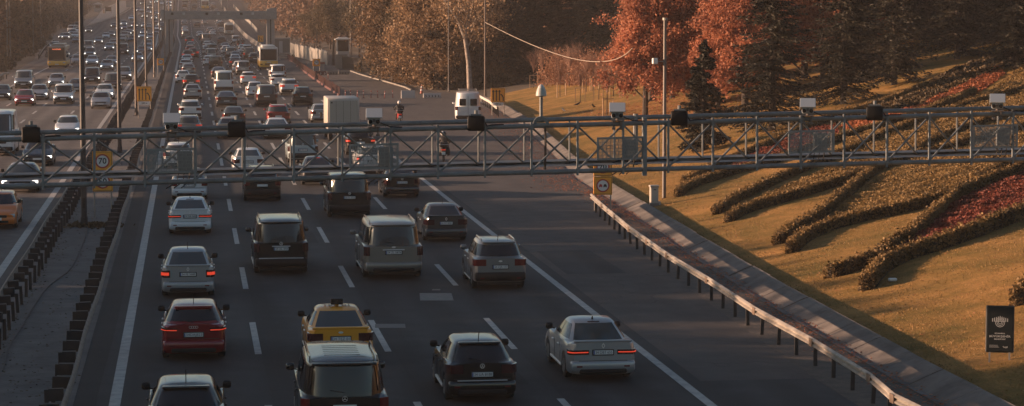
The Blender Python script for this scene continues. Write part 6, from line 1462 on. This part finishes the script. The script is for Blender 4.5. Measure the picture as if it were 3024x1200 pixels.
hedge('clipped hedge arm, upper side of the fourth and nearest bed', [(2086,702),(2130,690),(2200,665),(2240,635),(2290,605),(2330,570),(2370,535),(2420,490),(2480,455),(2540,425),(2620,395)], .66, .6)
hedge('clipped hedge arm, lower side of the fourth and nearest bed', [(2178,734),(2205,700),(2240,675),(2300,650),(2370,628),(2440,603),(2500,580),(2560,557),(2640,530)], .74, .68)
hedge('round end of a clipped hedge at the right edge above the dark board', [(2562,772),(2590,745),(2640,720)], .8, .7)
def bed(name, label, poly, m, dens, h, size, seed):
    """shrubs filling a polygon given in the 2576-wide picture, laid on the slope"""
    W_ = [T(x*K, y*K) for x, y in poly]; xy = np.array([(p.x, p.y) for p in W_]); lo, hi = xy.min(0), xy.max(0); rg = np.random.default_rng(seed)
    n = int((hi-lo).prod()*dens); q = rg.uniform(lo, hi, (n,2)); inside = np.zeros(n, bool); j = len(xy)-1
    for i in range(len(xy)):
        xi, yi = xy[i]; xj, yj = xy[j]; c = ((yi > q[:,1]) != (yj > q[:,1])) & (q[:,0] < (xj-xi)*(q[:,1]-yi)/(yj-yi+1e-9)+xi); inside ^= c; j = i
    q = q[inside]; lump = np.sin(q[:,0]*2.1+np.sin(q[:,1]*1.3)*2)*np.sin(q[:,1]*1.7+np.sin(q[:,0]*.9)*2); hh = h*(.62+.38*lump)
    z = np.array([zt(a, b) for a, b in q]); C = np.column_stack([q[:,0]+rg.normal(size=len(q))*.03, q[:,1], z+hh*rg.uniform(.25,1,len(q))**.6]); print(name, len(q))
    return tag(cloud(name, leaves(C, size, 1.3), m), label, 'shrub bed', None, 'stuff')
bed('red_shrub_bed', 'dark red shrubs inside the nearest hedge bed at the right edge', [(2250,632),(2330,590),(2390,530),(2440,490),(2500,455),(2576,420),(2640,400),(2640,520),(2540,548),(2430,590),(2330,618)], L_RD, 420, .30, .09, 1)
bed('golden_shrub_bed', 'golden-green ground cover inside the third hedge bed', [(2050,576),(2110,530),(2160,490),(2220,445),(2300,405),(2420,360),(2576,300),(2640,280),(2640,400),(2520,445),(2400,490),(2250,530),(2140,555)], L_GC, 380, .24, .085, 2)
bed('golden_shrub_bed', 'golden-green shrubs inside the second hedge bed', [(1860,530),(1920,498),(2000,462),(2100,420),(2220,370),(2340,325),(2500,270),(2640,225),(2640,300),(2480,345),(2300,395),(2150,445),(2000,492)], L_GC, 340, .26, .09, 3)
bed('red_shrub_bed', 'pinkish red shrubs of the uppermost bed behind the gantry', [(1745,462),(1830,425),(1900,390),(1990,350),(2060,322),(2100,318),(2110,345),(2060,372),(1990,395),(1900,420),(1800,450)], L_RD, 330, .32, .10, 4)
bed('rust_shrub_bed', 'long rust red shrub strip climbing the upper slope', [(2110,322),(2220,296),(2330,262),(2400,230),(2470,195),(2510,175),(2530,190),(2480,225),(2400,268),(2280,305),(2160,340)], L_RO, 280, .32, .11, 5)
bed('golden_shrub_bed', 'golden ground cover terraces on the upper right slope', [(2130,350),(2280,312),(2400,275),(2500,225),(2576,170),(2650,150),(2650,262),(2500,300),(2380,340),(2230,375),(2130,395)], L_GC, 260, .30, .10, 6)
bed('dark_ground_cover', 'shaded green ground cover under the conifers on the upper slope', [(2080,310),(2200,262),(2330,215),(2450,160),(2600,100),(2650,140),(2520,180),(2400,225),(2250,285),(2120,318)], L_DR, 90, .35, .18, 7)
# fallen leaves
def litter(name, label, gen, n, m, size, lift=.02):
    C = []
    while len(C) < n:
        x, y = gen(); C.append((x, y, max(zt(x,y), zr(y))+lift))
    q = leaves(np.array(C), size, 1.2); c = q.mean(1, keepdims=True); q[:,:,2] = c[:,:,2]+(q[:,:,2]-c[:,:,2])*.25; return tag(cloud(name, q, m), label, 'fallen leaves', None, 'stuff')
def g1():
    y = rnd.choice([rnd.uniform(52,130), rnd.uniform(105,210)]); x = lerp_tab(XG,y)+rnd.gauss(-1.15,.40) if y < 120 else lerp_tab(XG,y)+rnd.gauss(-1.6,1.1); return x, y
litter('fallen_leaves', 'dry leaves gathered along the gutter', g1, 9000, L_RO, .085, .03)
op = [T(x,y) for x, y in ((1905,345),(1985,330),(2050,330),(1880,320),(2120,300),(1850,330))]
def g2(): p = rnd.choice(op); return p.x+rnd.gauss(0,3.0), p.y+rnd.gauss(0,5)
litter('fallen_leaves', 'orange leaves fallen on the lawn under the orange trees', g2, 7000, L_OR, .13, .06)
def g3(): y = rnd.uniform(56,125); return lerp_tab(XG,y)+.4+rnd.random()**1.2*17, y
litter('fallen_leaves', 'scattered dry leaves over the nearer lawn', g3, 2600, L_RO, .07, .07)
def grass():
    n = 90000; C = []
    while len(C) < n:
        y = 54+rnd.random()**1.3*95; x = lerp_tab(XG,y)+.15+rnd.random()**1.1*24
        if math.sin(x*1.3+y*.4)*math.sin(y*.9-x*.3)+rnd.gauss(0,.5) > -.55: C.append((x, y, zt(x,y)+.055))
    return tag(cloud('grass_blades', leaves(np.array(C), .026, 2.8, 0, np.tile([0,0,1.0],(n,1))), leafmat('grass blades', (0.13,0.085,0.028), (0.25,0.145,0.050), (0.31,0.18,0.068), .2)), 'short golden grass blades on the nearer lawn', 'grass', None, 'stuff')
grass()
def g4(): y = 56+rnd.random()**1.5*120; return rnd.choice([-5.45+rnd.gauss(0,.16), -3.35+rnd.gauss(0,.14), -4.4+rnd.gauss(0,.5)]), y
litter('median_debris', 'grit, dry weeds and leaves lying on the median concrete', g4, 2600, L_DR, .09, .03)
tag(cloud('median_debris', leaves(np.array([np.array(P(275,668))+NP.normal(size=3)*[.55,.5,.02]+[0,0,.05] for _ in range(700)]), .12), L_DR), 'heap of dark weeds and dirt beside the nearest lamp pole', 'debris', None, 'stuff')
# small bits on the lawn and road
def small(name, label, cat, p, g, m): o = obj(name, g, m); o.location = p; return tag(o, label, cat)
small('paper_scrap', 'crumpled white scrap beside the nearest hedge tip', 'litter', T(2636,836,.06), G().rbox(-.14,.14,-.07,.09,0,.10,.03), M_WHITE)
for i, (x, y) in enumerate(((1705,315),(1665,333),(1753,321))):
    p = T(x,y,.10); e = empty('crow', p, ('dark crow on the lawn nearest the stakes','leftmost dark crow on the lawn','rightmost dark crow on the lawn')[i], 'bird', None, i*2.0); MC_ = mat('crow black',(0.012,0.012,0.013),.5)
    obj('body', G().tube([(-.34,0,.02),(-.18,0,.06),(0,0,.10),(.13,0,.17),(.20,0,.26),(.27,0,.27),(.35,0,.25)], [.012,.045,.085,.075,.048,.040,.006], 8), MC_, e, True); obj('leg', G().tube([(.02,.03,.05),(.02,.03,-.1)],.01,4), MC_, e); obj('leg', G().tube([(.02,-.03,.05),(.02,-.03,-.1)],.01,4), MC_, e)
# cable hung between the dark pole and the trees
a = T(1433,286); zc = at_depth(1438, 66, (a-CP).dot(cF)).z; A = Vector((a.x, a.y, zc)); B = at_depth(1868, 142, 150); pts = []
mid = at_depth(1690, 173, ((A-CP).dot(cF)+150)/2)
for k in range(25): t = k/24; u = 1-t; ctl = mid*2-(A+B)/2; pts.append(A*u*u+ctl*2*u*t+B*t*t)
tag(obj('hanging_cable', G().tube([p for p in pts], .030, 6), mat('pale cable',(0.28,0.23,0.18),.7), None, True), 'pale sagging cable strung from the dark lamp pole to the orange trees', 'cable')
pts = [P(x,y) for x, y in ((8,1100),(25,1030),(60,975),(95,915),(140,852),(205,800),(232,752),(252,700),(258,672))]; pts = [Vector((p.x,p.y,.035)) for p in sm(pts,5)]
tag(obj('ground_cable', G().tube(pts, .022, 5), mat('dusty cable',(0.05,0.045,0.042),.7), None, True), 'loose cable snaking along the median concrete to the nearest lamp pole', 'cable')
# ------------------------------------------------------------------ unseen woods added left of the frame, sized to shade the near lanes
ptsS = [(x+rr_.uniform(-2,2), y+rr_.uniform(-2,2)) for x in (-45,-49,-53) for y in range(54,126,4)]
wood('woodland', 'unseen wood added left of the camera to shade the near lanes', ptsS, L_WD, 900, 8, (7.6,8.4), .6)
ptsS = [(x+rr_.uniform(-2,2), y+rr_.uniform(-2,2)) for x in (-50,-57) for y in range(44,74,5)]
wood('woodland', 'taller unseen wood added on the left to shade the nearest stretch', ptsS, L_WD, 900, 9, (8.8,9.6), .6)
# ------------------------------------------------------------------ haze
g = G().box(-1000,1000,-20,1700,-4,75)
hz = obj('haze', g, M_CONC); hm = bpy.data.materials.new('haze air'); hm.use_nodes = True; N, L = nodes_of(hm)
for n in list(N):
    if n.type != 'OUTPUT_MATERIAL': N.remove(n)
out = [n for n in N if n.type == 'OUTPUT_MATERIAL'][0]; pv = N.new('ShaderNodeVolumePrincipled'); pv.inputs['Color'].default_value = (0.93,0.86,0.82,1); pv.inputs['Density'].default_value = HAZE; pv.inputs['Anisotropy'].default_value = .25
L.new(pv.outputs[0], out.inputs['Volume']); hz.data.materials.clear(); hz.data.materials.append(hm); tag(hz, None, None, None, 'stuff')
